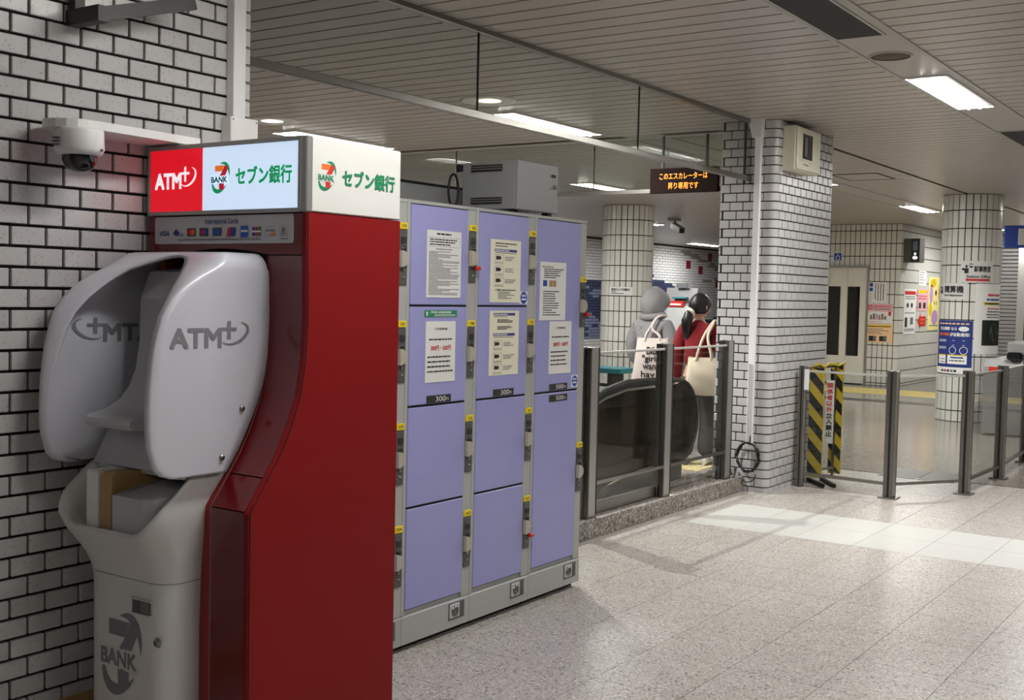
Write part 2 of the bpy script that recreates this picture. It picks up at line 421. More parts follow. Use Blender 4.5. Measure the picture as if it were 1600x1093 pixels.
# ---- brick pillar
pil = thing('brick_pillar', (9.9, 3.98, 0), 'white brick pillar with black joints and a rounded corner beside the escalator', 'pillar')
MB().prism([(9.30, 3.80), (9.32, 3.765), (9.345, 3.742), (9.37, 3.737), (10.63, 3.737), (10.63, 4.225), (9.30, 4.225)], 2, 0, CEIL+.01, 'joint').build('core', pil)
PB, PH, PS, PG, PV = .1205, .0757, .1365, .0095, .017
pf = MB().box((0, PG/2, PG/2), (.02, PB-PG/2, PH-PG/2), 'brick_pillar', .002).mesh('brick_front', (0, 0, 0))[0]
ps = MB().box((PV/2, 0, PG/2), (PS-PV/2, .02, PH-PG/2), 'brick_pillar', .002).mesh('brick_side', (0, 0, 0))[0]
def corner_mesh(fy, sx):
    """brick wrapped round the corner: fy along the front, sx along the side, radius .06"""
    R = .06; o = []; 
    o.append((0, fy-PG/2)); o.append((0, R))
    for i in range(1, 7):
        a = math.pi + math.pi/2*i/6; o.append((R+R*math.cos(a), R+R*math.sin(a)))
    o.append((sx-PV/2, 0)); inn = [(max(p[0], .02) if q > 1 else .02, max(p[1], .02)) for q, p in enumerate(o)]
    inn = [(.02, fy-PG/2)] + [(.02+(R-.02)+(R-.02)*math.cos(math.pi+math.pi/2*i/6), .02+(R-.02)+(R-.02)*math.sin(math.pi+math.pi/2*i/6)) for i in range(0, 7)] + [(sx-PV/2, .02)]
    m = MB(); n = len(o); z0, z1 = PG/2, PH-PG/2
    V = [(x, y, z0) for x, y in o]+[(x, y, z1) for x, y in o]+[(x, y, z0) for x, y in inn]+[(x, y, z1) for x, y in inn]
    F = []
    for i in range(n-1):
        F += [[i, i+1, n+i+1, n+i], [2*n+i, 3*n+i, 3*n+i+1, 2*n+i+1], [n+i, n+i+1, 3*n+i+1, 3*n+i], [i, 2*n+i, 2*n+i+1, i+1]]
    F += [[0, n, 3*n, 2*n], [n-1, 3*n-1, 4*n-1, 2*n-1]]
    m.add(V, F, 'brick_pillar'); return m.mesh('brick_corner', (0, 0, 0))[0]
ca, cb = corner_mesh(.119, .075), corner_mesh(.179, .143)
pr = MB(); npb = 0
for k in range(-11, 32):
    z = .803+PH*k
    if z < -.04 or z > CEIL-.02: continue
    A = k % 2 == 0
    big = True
    put('brick', ca if A else cb, (9.287, 3.724, z), pil); npb += 1
    y = 3.724 + (.119 if A else .179)
    while y < 4.20:
        w = min(PB, 4.235-y)
        if w > PB-.001 and npb < 296: put('brick', pf, (9.287, y, z), pil); npb += 1
        elif w > .02: pr.box((9.287, y+PG/2, z+PG/2), (9.307, y+w-PG/2, z+PH-PG/2), 'brick_pillar', .002)
        y += PB
    x = 9.287 + (.075 if A else .143); q = 0
    while x < 10.6:
        w = min(PS, 10.64-x)
        if w > PS-.001 and npb < 296 and q < 3: put('brick', ps, (x, 3.724, z), pil); npb += 1
        elif w > .02: pr.box((x+PV/2, 3.724, z+PG/2), (x+w-PV/2, 3.744, z+PH-PG/2), 'brick_pillar', .002)
        x += PS; q += 1
    y = 3.724+.08
    while y < 4.2: pr.box((10.615, y, z+PG/2), (10.64, y+PB-PG, z+PH-PG/2), 'brick_pillar', .002); y += PB
    x = 9.3
    while x < 10.55: pr.box((x, 4.22, z+PG/2), (x+PS-PG, 4.238, z+PH-PG/2), 'brick_pillar', .002); x += PS
stuff(pr.build('bricks', pil))
# ---- tiled far wall with the door
wd = struct(MB().box((22.72, 6.56, 0), (22.95, 9.2, CEIL+.01), 'joint').build('wall_far', origin=(22.7, 7.8, 0)))
tmb = MB(); ny = 0; TH = .247; TW = .1
for k in range(14):
    z0 = .052+TH*(k-1); 
    for i in range(26):
        y = 6.54+.1*i
        if z0 > CEIL-.03: continue
        if y > 7.15 and y < 7.98 and z0 < 2.2: continue
        tmb.box((22.70, y+.007, max(z0, 0)+.008), (22.73, y+TW-.007, min(z0+TH, CEIL)-.008), 'tile_white')
stuff(tmb.build('wall_tiles', wd))
ws = struct(MB().box((22.75, 6.56, 0), (37.6, 6.7, CEIL+.01), 'joint').build('wall_side', origin=(26, 6.55, 0)))
tmb = MB()
for k in range(14):
    z0 = .052+TH*(k-1)
    for i in range(120):
        x = 22.71+.1*i
        if z0 > CEIL-.03 or x > 34: continue
        tmb.box((x+.006, 6.54, max(z0, 0)+.008), (x+TW-.006, 6.57, min(z0+TH, CEIL)-.008), 'tile_white')
stuff(tmb.build('wall_tiles', ws))
# ---- mural wall: white strip bricks with stepped colour bands
mu = {}
wm = bpy.data.objects['wall_mural']
mur = MB()
STEP = [(14, 1.7), (24.5, 1.75), (25.3, 2.0), (26.7, 2.2), (28.4, 2.3), (29.7, 2.2), (30.3, 1.9), (30.9, 1.55), (31.3, 1.3), (32.4, 1.0), (38, .85)]
rm_ = random.Random(2)
def mural_col(x, z):
    q = math.floor(x/.7)*.7; top = interp(q, STEP)+.12*math.sin(q*7)
    if z < top and z > .5: return 'mural_navy' if (z > top-.2 or math.sin(x*1.3+z*4) > .45) else ('mural_blue' if rm_.random() < .8 else 'mural_navy')
    if 31.3 < x < 34.8 and abs(z-(2.94-.17*(math.floor((x-31.3)/.6)*.6))) < .075: return 'mural_tan'
    if 32.8 < x < 34.6 and abs(z-(2.12+.06*math.floor((x-32.8)/.6))) < .04: return 'mural_tan'
    return 'mural_white'
for k in range(40):
    z = .04+k*.077; x = 14.0 + (k % 2)*.17
    if z > CEIL-.06: break
    while x < 37.5:
        mur.box((x+.008, 15.49, z), (x+.33, 15.53, z+.066), mural_col(x, z)); x += .34
for (x, z, w, h) in ((31.7, 2.5, .3, .24), (32.55, 2.36, .3, .24), (33.2, 2.76, .3, .26), (33.8, 1.96, .34, .24)):
    mur.box((x, 15.485, z), (x+w, 15.53, z+h), 'mural_red')
stuff(mur.build('mural_bricks', wm))
# ---- kerb and landing by the escalator
kerb = struct(MB().box((5.0, 3.96, -.02), (10.6, 4.27, .128), 'joint').build('trim_3', origin=(8, 3.95, 0)))
for i, x in enumerate((5.0, 5.75, 6.5, 7.25, 8.0, 8.75)):
    x1 = min(x+.75, 9.285)
    MB().box((x+.002, 3.938, 0), (x1-.002, 3.972, .131), 'granite_kerb', .004).build('kerb_stone', kerb)
    MB().box((x+.002, 3.9725, .1), (x1-.002, 4.27, .1315), 'kerb_top', .003).build('kerb_cap', kerb)
land = MB(); land.box((8.95, 4.24, -.1), (10.6, 6.1, .115), 'kerb_top'); land.box((4.6, 5.66, -.1), (8.96, 6.1, .115), 'kerb_top')
landing = struct(land.build('floor_landing', origin=(9.5, 5, 0)))
pit = MB(); pit.box((3.6, 4.26, -4), (8.95, 4.30, .1), 'dark'); pit.box((3.6, 5.62, -4), (8.95, 5.66, .1), 'dark'); pit.box((3.5, 4.26, -4.1), (8.95, 5.66, -4), 'dark')
pit.box((3.46, 4.26, -4), (3.6, 5.66, .1), 'dark')
struct(pit.build('wall_pit'))
# ================================================================= CASH MACHINE
def logo(p, u, v, s, bar, diag, ring, word, gap=None, aspect=1.0, bold=.012, sub=None):
    """mark: a 7 with a swoosh ring round it and the word BANK across; s = half height; (u,v) centre"""
    def U(a): return u+a*s*aspect
    def V(b): return v+b*s
    ring_rot = math.radians(58)
    def sw(a0, a1, w0, w1):
        P = []; n = 30
        for i in range(n+1):
            t = i/n; a = math.radians(a0+(a1-a0)*t); w = w0+(w1-w0)*math.sin(math.pi*min(1, t*1.0))
            for q in (1, 0):
                x = (1.12-w*q*.9)*math.cos(a); y = (.74-w*q)*math.sin(a)
                P.append((U(x*math.cos(ring_rot)-y*math.sin(ring_rot)), V(x*math.sin(ring_rot)+y*math.cos(ring_rot))))
        p.poly(P, ring, [[2*i, 2*i+1, 2*i+3, 2*i+2] for i in range(n)])
    sw(-62, 48, .03, .28); sw(118, 262, .03, .32)
    p.lay += .0001
    p.poly([(U(-.56), V(.8)), (U(.34), V(.8)), (U(.16), V(.42)), (U(-.56), V(.42))], bar)
    p.lay += .0001
    p.poly([(U(.36), V(.8)), (U(.74), V(.66)), (U(.42), V(.12)), (U(-.12), V(.12)), (U(.18), V(.46))], diag)
    p.lay += .0001
    p.poly([(U(-.18), V(-.36)), (U(.32), V(-.36)), (U(.3), V(-.78)), (U(-.14), V(-.78))], sub or diag)
    p.up()
    if gap: p.text('BANK', U(-.92), V(-.34), U(.66), V(.1), gap, .10, fit=True)
    p.up()
    p.text('BANK', U(-.88), V(-.3), U(.62), V(.06), word, .05)
def atm_mark(p, u0, v0, w, h, mat, mirror=False, shear=.0):
    """ATM with a plus and an upswept arc"""
    def X(t): return u0 + (w*(1-t) if mirror else w*t)
    a, b = (X(0), X(.62)) if not mirror else (X(.62), X(0))
    p.text('ATM', a, v0, b, v0+h*.72, mat, .05, mirror=mirror)
    def q(x0, y0, x1, y1): p.rect(min(X(x0), X(x1)), v0+h*y0, max(X(x0), X(x1)), v0+h*y1, mat)
    q(.70, .30, .745, 1.02); p.lay += .0001; q(.63, .64, .82, .76); p.lay += .0001
    P = []; n = 14
    for i in range(n+1):
        t = i/n; a = math.radians(-150+215*t); wd_ = .012+.05*math.sin(math.pi*t)
        for k in (0, 1):
            r = 1-k*wd_*4
            P.append((X(.80+.19*r*math.cos(a)), v0+h*(.52+.44*r*math.sin(a) + .14*math.cos(a))))
    p.poly(P, mat, [[2*i, 2*i+1, 2*i+3, 2*i+2] for i in range(n)])
atm = thing('cash_machine', (3.1, 3.3, 0), 'red and white cash machine with a lit sign and curved privacy wings', 'cash machine')
YR, YL, XB, YB = 2.88, 3.73, 3.422, 3.69
PROF = [(.02, 2.668), (.90, 2.668), (.957, 2.712), (1.01, 2.752), (1.081, 2.804), (1.165, 2.85), (1.273, 2.895), (1.406, 2.92), (1.54, 2.927), (1.76, 2.922), (1.918, 2.921)]
def px(z): return interp(z, PROF)
zs = [.02, .45, .895, .92, .957, .985, 1.01, 1.045, 1.081, 1.12, 1.165, 1.22, 1.273, 1.34, 1.406, 1.47, 1.54, 1.65, 1.76, 1.914]
# side panels, front edge follows the curve
sp = [(px(z)+.007, z) for z in zs]
for (ya, yb) in ((YR, YR+.02), (YB-.02, YB)):
    MB().prism(sp+[(XB, 1.914), (XB, .02)], 1, ya, yb, 'red').build('side_panel', atm)
    MB().grid([[(px(z), yy, z) for yy in ((ya, yb))] for z in zs] , 'red', smooth=False).build('edge_trim', atm)
    MB().grid([[(px(z)+dx, ya if ya == YR else yb, z) for dx in (0, .0035)] for z in zs], 'red', smooth=False).build('edge_trim', atm)
MB().grid([[(px(z)+.0065, YR-.0006, z), (px(z)+.010, YR-.0006, z)] for z in zs], 'black', smooth=False).build('panel_seam', atm)
MB().box((3.0, YR+.015, .03), (XB-.01, YB-.015, 1.91), 'black').box((3.36, YR+.02, .02), (XB, YB-.02, 1.914), 'red').build('inner_casing', atm)
def fascia(z0, z1, ya, yb, name, mat='red_gloss', dx=0.0, back=.03, dx2=None):
    dx2 = dx if dx2 is None else dx2
    zz = [z0] + [z for z in zs if z0+.004 < z < z1-.004] + [z1]
    rows = [[(px(z)+dx, ya, z), (px(z)+dx2, yb, z)] for z in zz]
    m = MB().grid(rows, mat, smooth=True)
    m.grid([[(px(z)+dx, ya, z), (px(z)+dx+back, ya, z)] for z in zz], mat, smooth=False)
    m.grid([[(px(z)+dx2, yb, z), (px(z)+dx2+back, yb, z)] for z in zz], mat, smooth=False)
    for z in (z0, z1): m.add([(px(z)+dx, ya, z), (px(z)+dx2, yb, z), (px(z)+dx2+back, yb, z), (px(z)+dx+back, ya, z)], [(0, 1, 2, 3)], mat)
    return m.build(name, atm)
for z0, z1 in ((.02, .897), (.901, 1.003), (1.007, 1.764)):
    fascia(z0, z1, YR+.022, 3.064, 'front_fascia', dx=.001)
    fascia(z0, z1, 3.652, YB-.021, 'front_fascia', dx=.001)
fascia(.02, 1.764, 3.066, 3.073, 'gasket_strip', 'gasket', dx=.004)
fascia(.02, 1.764, 3.644, 3.651, 'gasket_strip', 'gasket', dx=.004)
# inner lip, widening towards the bottom
def lip(y0, y1t, y1b, name):
    rows = []
    for z in [z for z in zs if z < 1.77]:
        t = min(1, max(0, (1.3-z)/.7)); y1 = y1t+(y1b-y1t)*t
        rows.append([(px(z)+.006, y0, z), (px(z)+.012, (y0+y1)/2, z), (px(z)+.035, y1, z), (px(z)+.1, y1, z)])
    return MB().grid(rows, 'red_lip').build(name, atm)
lip(3.074, 3.105, 3.165, 'inner_lip'); lip(3.643, 3.63, 3.6, 'inner_lip')
# top fascia with the arched underside, dark recess below it
arch = []
n = 20
for i in range(n+1):
    t = i/n; y = YR+.022+(YL-YR-.03)*t; z = 1.768+(.022*math.sin(math.pi*min(1, max(0, (t-.2)/.6))) if .2 < t < .8 else 0)
    arch.append([(2.922, y, z), (2.922, y, 1.912)])
MB().grid(arch, 'red_gloss', smooth=False).build('top_fascia', atm)
MB().grid([[a[0], (2.99, a[0][1], a[0][2])] for a in arch], 'black', smooth=False).build('arch_recess', atm)
# ---- sign box
sg = MB().box((2.925, YR, 1.918), (XB, YL, 2.178), 'white_panel', .004).build('sign_box', atm)
MB().box((2.918, YR-.001, 1.916), (2.95, YR+.028, 2.18), 'alu', .004).build('corner_post', atm)
fr = MB()
for lo, hi in (((2.916, 2.905, 2.163), (2.93, YL, 2.18)), ((2.916, 2.905, 1.916), (2.93, YL, 1.931)), ((2.916, 2.905, 1.93), (2.93, 2.922, 2.165)), ((2.916, YL-.014, 1.93), (2.93, YL, 2.165))):
    fr.box(lo, hi, 'alu', .002)
fr.build('sign_frame', atm)
MB().box((2.921, 2.922, 1.931), (2.93, 3.418, 2.163), 'sign_white_lit').build('lit_panel', atm)
MB().box((2.9212, 3.4185, 1.931), (2.93, 3.716, 2.163), 'sign_red_lit').build('lit_panel', atm)
p = Print(FRONT(2.921)); atm_mark(p, -3.687, 2.018, .238, .078, 'lit_white')
logo(p, -3.318, 2.049, .056, 'lit_orange', 'lit_red', 'lit_green', 'lit_dark', 'sign_white_lit', 1.0)
p.text('セブン銀行', -3.236, 2.02, -2.953, 2.083, 'lit_green', .03); p.build('sign_lettering', atm)
p = Print(SIDE(YR)); logo(p, 3.02, 2.047, .052, 'print_orange', 'print_red', 'print_green', 'print_green', 'white_panel', 1.0)
p.text('セブン銀行', 3.098, 2.02, 3.383, 2.079, 'print_green', .03); p.build('side_lettering', atm)
# ---- card sticker
st = MB()
rr = []
for (cy, cz, a0) in ((2.952, 1.818, -90), (2.952, 1.9, 0), (3.676, 1.9, 90), (3.676, 1.818, 180)):
    for i in range(5):
        a = math.radians(a0+22.5*i); rr.append((cy-.010*math.cos(a), cz+.010*math.sin(a)))
st.prism(rr, 0, 2.9195, 2.9215, 'atm_grey').build('card_sticker', atm)
p = Print(FRONT(2.9195)); r1 = random.Random(3)
p.text('International Cards', -3.40, 1.884, -3.222, 1.899, 'print_blue', .03); p.rect(-3.40, 1.8805, -3.222, 1.882, 'print_blue')
p.text('VISA', -3.66, 1.839, -3.602, 1.857, 'print_blue', .03, shear=.2)
p.text('PLUS', -3.555, 1.837, -3.522, 1.847, 'print_blue', .03, shear=.2); p.poly([(-3.58, 1.848), (-3.561, 1.864), (-3.542, 1.848), (-3.561, 1.836)], 'print_blue')
for (y, a, b) in ((3.475, 'print_red', 'print_orange'), (3.405, 'print_red', 'signblue'), (3.332, 'signblue', 'signblue')):
    p.rect(-y-.024, 1.836, -y+.024, 1.866, 'photo_dark'); p.up(); p.disc(-y-.008, 1.851, .011, .011, a); p.up(); p.disc(-y+.008, 1.851, .011, .011, b)
p.poly([(-3.281, 1.834), (-3.236, 1.834), (-3.23, 1.866), (-3.272, 1.866)], 'print_blue'); p.up(); p.poly([(-3.281, 1.834), (-3.262, 1.834), (-3.254, 1.866), (-3.272, 1.866)], 'print_red')
p.rect(-3.206, 1.83, -3.166, 1.871, 'signblue'); p.up(); p.rect(-3.203, 1.849, -3.169, 1.856, 'print_white')
for i, c_ in enumerate(('print_blue', 'print_red', 'print_green')): p.rect(-3.145+.0155*i, 1.834, -3.131+.0155*i, 1.866, c_)
p.up(); p.rect(-3.145, 1.847, -3.099, 1.853, 'print_white')
p.frame(-3.079, 1.833, -3.029, 1.867, .001, 'print_grey'); p.text('DISCOVER', -3.074, 1.849, -3.034, 1.856, 'print', .03); p.poly([(-3.06, 1.834), (-3.03, 1.834), (-3.03, 1.846)], 'print_orange')
p.frame(-3.01, 1.834, -2.965, 1.868, .001, 'print_grey'); p.disc(-2.987, 1.855, .009, .009, 'print_grey'); p.rect(-3.0, 1.839, -2.975, 1.842, 'print_grey')
p.scrawl(-3.55, -3.10, 1.8205, .0045, 'print_grey', r1); p.scrawl(-3.0, -2.965, 1.8205, .0045, 'print_grey', r1)
p.build('card_logos', atm)
# ---- white body: loft with a scooped rim
SEC = [(0.0, 2.555, 3.152, 3.605), (.62, 2.552, 3.152, 3.605), (.68, 2.535, 3.148, 3.612), (.74, 2.5, 3.14, 3.632), (.79, 2.466, 3.128, 3.65), (.84, 2.446, 3.115, 3.662), (.9, 2.445, 3.105, 3.664), (.96, 2.47, 3.1, 3.66), (1.03, 2.51, 3.095, 3.655)]
def sec(z):
    for i in range(len(SEC)-1):
        if z <= SEC[i+1][0] or i == len(SEC)-2:
            a, b = SEC[i], SEC[i+1]; t = (z-a[0])/(b[0]-a[0]); t = max(0, min(1, t))
            return [a[k]+(b[k]-a[k])*t for k in (1, 2, 3)]
def ring_pt(p_, z, inset=0.0, xb=2.80):
    xf, yr, yl = sec(z); xf += inset; yr += inset; yl -= inset; R = .085
    if p_ < .3:   # right side from the back to the front corner
        t = p_/.3; return (xb+(xf+R-xb)*t, yr)
    if p_ < .42:
        a = (p_-.3)/.12*math.pi/2; return (xf+R-R*math.sin(a), yr+R-R*math.cos(a))
    if p_ < .58:
        t = (p_-.42)/.16; return (xf, yr+R+(yl-yr-2*R)*t)
    if p_ < .7:
        a = (p_-.58)/.12*math.pi/2; return (xf+R-R*math.cos(a), yl-R+R*math.sin(a))
    t = (p_-.7)/.3; return (xf+R+(xb-xf-R)*t, yl)
def rim(p_):
    d = abs(p_-.5)   # 0 at the front
    def ss(a, b, x): t = max(0, min(1, (x-a)/(b-a))); return t*t*(3-2*t)
    return .803 + .202*ss(.07, .27, d) + .012*ss(.3, .5, d)
PS_ = [i/64 for i in range(65)]
lv = [0, .3, .55, .62, .66, .70, .74, .78, .82, .86, .90, .94, .97, 1.0]
rows = []
for v in lv:
    row = []
    for q in PS_:
        z = .005 + (rim(q)-.005)*v if v > .78 else None
        if z is None: z = .005 + (rim(q)-.005)*v
        x, y = ring_pt(q, z); row.append((x, y, z))
    rows.append(row)
for (ins, dz) in ((.006, .006), (.018, .006), (.026, -.002), (.034, -.009)):
    rows.append([(*ring_pt(q, rim(q), ins), rim(q)+dz) for q in PS_])
zt = .796
for t in (.5, 1.0):
    rows.append([(*ring_pt(q, rim(q)+(zt-rim(q))*t, .04+.012*t), (rim(q)-.009)+(zt-rim(q)+.009)*t) for q in PS_])
body = MB().grid(rows, 'atm_white').build('lower_body', atm)
tr = [(*ring_pt(q, zt, .05), zt) for q in PS_]
MB().add(tr, [list(range(len(tr)))], 'atm_white').build('tray_floor', atm)
p = Print(FRONT(2.5525)); logo(p, -3.388, .353, .148, 'hood_print', 'hood_print', 'hood_print', 'hood_print', 'atm_white', .86); p.build('body_lettering', atm)
sm_ = MB()
pts = [ring_pt(q, .63, -.0008) for q in PS_]
sm_.grid([[(x, y, .628) for x, y in pts], [(x, y, .6305) for x, y in pts]], 'print_grey'); sm_.build('panel_seam', atm)
MB().box((2.548, 3.232, .516), (2.556, 3.326, .562), 'lock_dark').box((2.546, 3.226, .511), (2.556, 3.332, .516), 'atm_grey').box((2.546, 3.226, .562), (2.556, 3.332, .567), 'atm_grey').box((2.5475, 3.238, .52), (2.556, 3.28, .558), 'machine_grey').build('body_window', atm)
MB().lathe([(0, -.006), (.012, -.006), (.014, 0), (.018, .002)], (2.55, 3.194, .43), 'steel', 16, 0).build('body_lock', atm)
# ---- things in the tray
MB().box((2.495, 3.452, .80), (2.70, 3.515, 1.0), 'paper', .005).build('white_divider', atm)
MB().prism([(2.50, .80), (2.50, .985), (2.515, 1.002), (2.73, .995), (2.73, .80)], 1, 3.375, 3.437, 'tan').build('tan_divider', atm)
bt = lambda x: .925+(x-2.50)*.17
bp_ = [(2.50, 3.378), (2.50, 3.215), (2.518, 3.175), (2.56, 3.15), (2.735, 3.145), (2.735, 3.378)]
MB().add([(x, y, .80) for x, y in bp_]+[(x, y, bt(x)) for x, y in bp_], [list(range(6)), list(range(6, 12))]+[[i, (i+1) % 6, 6+(i+1) % 6, 6+i] for i in range(6)], 'atm_grey').build('cash_box', atm)
sl = bt
MB().grid([[(x, y, sl(x)+.0012) for y in (3.17, 3.35)] for x in (2.555, 2.715)], 'atm_grey', smooth=False).build('touch_panel', atm)
bl = MB()
for (xa, ya, xb_, yb) in ((2.555, 3.353, 2.715, 3.348), (2.715, 3.348, 2.719, 3.17)): bl.add([(xa, ya, sl(xa)+.002), (xb_, ya, sl(xb_)+.002), (xb_, yb, sl(xb_)+.002), (xa, yb, sl(xa)+.002)], [(0, 1, 2, 3)], 'black')
bl.build('panel_edge', atm)
# ---- console and ledge between the wings
MB().prism([(2.60, 1.005), (2.664, 1.125), (2.95, 1.13), (2.95, 1.0)], 1, 3.115, 3.62, 'atm_grey').build('console_base', atm)
MB().box((2.712, 3.30, .962), (2.73, 3.42, .988), 'black', .006).build('card_slot', atm)
MB().box((2.62, 3.14, .985), (2.95, 3.62, 1.004), 'atm_white', .004).build('console_plate', atm)
MB().prism([(2.524, 1.15), (2.512, 1.165), (2.517, 1.182), (2.535, 1.192), (2.60, 1.205), (2.66, 1.235), (2.70, 1.28), (2.728, 1.34), (2.745, 1.44), (2.75, 1.60), (2.79, 1.70), (2.95, 1.72), (2.95, 1.12), (2.69, 1.12), (2.66, 1.14)], 1, 3.30, 3.55, 'atm_grey').build('ledge', atm)
MB().prism([(2.70, 1.13), (2.76, 1.21), (2.76, 1.6), (2.95, 1.7), (2.95, 1.12)], 1, 3.10, 3.30, 'screen').build('upper_screen', atm)
# ---- privacy hood: two wings joined over the top
XC = [(1.011, 2.56), (1.018, 2.50), (1.03, 2.472), (1.053, 2.448), (1.122, 2.426), (1.206, 2.418), (1.331, 2.42), (1.454, 2.436), (1.547, 2.466), (1.614, 2.517), (1.664, 2.583), (1.705, 2.675)]
XR = [(1.011, 2.565), (1.03, 2.478), (1.053, 2.452), (1.122, 2.431), (1.206, 2.424), (1.32, 2.438), (1.41, 2.457), (1.49, 2.479), (1.555, 2.51), (1.62, 2.564), (1.685, 2.642), (1.705, 2.668)]
OF = [(1.011, .012), (1.1, .02), (1.32, .034), (1.41, .044), (1.49, .056), (1.555, .07), (1.62, .092), (1.685, .13), (1.705, .15)]
XBk = [(1.011, 2.735), (1.1, 2.80), (1.219, 2.865), (1.32, 2.905), (1.398, 2.925), (1.648, 2.93), (1.76, 2.914)]
path = []   # (back point, crest point, rim point)
for z in (1.011, 1.018, 1.03, 1.053, 1.085, 1.123, 1.18, 1.248, 1.31, 1.373, 1.435, 1.495, 1.55, 1.60, 1.645, 1.68, 1.705):
    path.append(((interp(z, XBk), 3.07, z), (interp(z, XC), 3.07, z), (interp(z, XR), 3.07+interp(z, OF), z)))
RC = .06; nt_ = 16
for i in range(1, nt_+1):
    t = i/nt_
    if t <= .5: a = t*math.pi; y, z = 3.07+RC-RC*math.cos(a), 1.705+RC*math.sin(a)
    else: y, z = 3.13+(3.365-3.13)*(t-.5)*2, 1.765+.004*(t-.5)*2
    s_ = math.sin(t*math.pi/2)
    path.append(((2.914, y, z), (2.675+.165*t**.7, y, z), (2.668+.10*s_, 3.22+(3.365-3.22)*t, 1.705+.050*s_)))
for q in reversed(path[:-1]): path.append(tuple((x, 6.73-y, z) for x, y, z in q))
TT = [0, .12, .24, .36, .48, .60, .72, .84, .94]
hr = []
for (bk_, c_, r_) in path:
    bk_, c_, r_ = Vector(bk_), Vector(c_), Vector(r_)
    row = [tuple(bk_+(c_-bk_)*t) for t in TT]
    for k in range(0, 9):
        u = k/8; d = r_-c_
        row.append((c_.x+d.x*u-.014*math.sin(u*math.pi), c_.y+d.y*u**1.5, c_.z+d.z*u**1.5))
    hr.append(row)
hood = MB().grid(hr, 'hood').build('privacy_hood', atm, recalc=True)
sd = hood.modifiers.new('thickness', 'SOLIDIFY'); sd.thickness = .012; sd.offset = 0
p = Print(SIDE(3.063)); atm_mark(p, 2.49, 1.445, .345, .086, 'hood_print'); p.build('wing_lettering', atm)
p = Print(SIDE(3.6525)); atm_mark(p, 2.53, 1.442, .36, .084, 'hood_print', mirror=True); p.build('wing_lettering', atm)
for (x, z) in ((2.801, 1.226), (2.712, 1.063)):
    MB().lathe([(0, -.007), (.009, -.006), (.011, 0)], (x, 3.063, z), 'steel', 14, 1).build('wing_screw', atm)
# ================================================================= COIN LOCKERS
LX = [3.511, 4.032, 4.5535, 5.075]; LP = .5213; LY = 3.35
def locker(x0, doors, label):
    x1 = x0+LP-.001; x0 = x0+.001
    t = thing('coin_locker', ((x0+x1)/2, 3.64, 0), label, 'locker', 'row of coin lockers')
    cs = MB(); cs.box((x0, LY+.012, .03), (x1, 3.925, 2.06), 'locker_grey', .003)
    cs.build('casing', t)
    f = MB()
    f.box((x0, LY, .165), (x0+.022, LY+.02, 2.06), 'locker_grey', .002); f.box((x0+.022, LY, 2.044), (x1, LY+.02, 2.06), 'locker_grey', .002)
    f.build('frame', t)
    MB().box((x0+.455, LY+.001, .165), (x1, LY+.02, 2.043), 'locker_grey', .002).build('lock_stile', t)
    MB().box((x0, LY-.003, .03), (x1, LY+.03, .162), 'locker_grey', .003).build('plinth', t)
    MB().box((x0+.01, LY+.04, 0), (x1-.01, 3.9, .032), 'black').build('feet', t)
    ou = MB(); ou.box((x0+.352, LY-.005, .068), (x0+.478, LY, .152), 'lock_dark', .002).box((x0+.358, LY-.008, .076), (x0+.436, LY-.003, .145), 'atm_grey', .003)
    ou.lathe([(.012, -.01), (.024, -.009), (.026, 0)], (x0+.396, LY-.006, .11), 'steel_dark', 14, 1); ou.build('base_lock', t)
    for (za, zb, lz) in doors:
        d = MB().box((x0+.026, LY-.002, za), (x0+.452, LY+.02, zb), 'locker_door', .003).build('door', t)
        MB().box((x0+.024, LY+.006, za-.004), (x0+.4535, LY+.011, za), 'black').build('door_gap', d)
        MB().box((x0+.024, LY+.004, zb), (x0+.4535, LY+.011, zb+.006), 'black').build('door_gap', d)
    return t, x0
def lock(t, x0, zt, key):
    """lock unit with its top at zt"""
    l = MB().box((x0+.462, LY-.006, zt-.245), (x0+.516, LY+.004, zt), 'lock_dark', .003).build('lock_panel', t)
    MB().box((x0+.4625, LY-.0075, zt+.004), (x0+.5165, LY+.002, zt+.033), 'yellow_tag', .001).build('number_tag', l)
    p = Print(SIDE(LY-.0075)); p.text('31'+str(rnd.randint(10, 28)), x0+.474, zt+.0125, x0+.505, zt+.0255, 'print', .03); p.build('number', l)
    m = MB(); m.box((x0+.472, LY-.011, zt-.058), (x0+.506, LY-.005, zt-.03), 'dark', .002); m.build('coin_display', l)
    MB().lathe([(0, -.012), (.010, -.011), (.016, -.004), (.018, 0)], (x0+.491, LY-.005, zt-.085), 'dark', 14, 1).build('coin_slot', l)
    h = []
    for i in range(13):
        a = -math.pi/2+math.pi*i/12; h.append((x0+.458+.050*math.cos(a), zt-.128+.037*math.sin(a)))
    MB().prism(h, 1, LY-.024, LY-.004, 'lock_handle').build('handle', l)
    if key: MB().box((x0+.49, LY-.034, zt-.185), (x0+.522, LY-.014, zt-.165), 'red_key', .004).box((x0+.498, LY-.016, zt-.179), (x0+.506, LY-.004, zt-.171), 'steel').build('key', l)
    else: MB().lathe([(0, -.006), (.006, -.006), (.009, -.004), (.010, 0)], (x0+.489, LY-.006, zt-.178), 'steel', 12, 1).build('keyhole', l)
    MB().lathe([(0, -.005), (.005, -.005), (.007, 0)], (x0+.491, LY-.006, zt-.212), 'steel_dark', 10, 1).build('small_knob', l)
D4 = [(1.588, 2.04, 0), (1.128, 1.578, 0), (.664, 1.117, 0), (.19, .653, 0)]
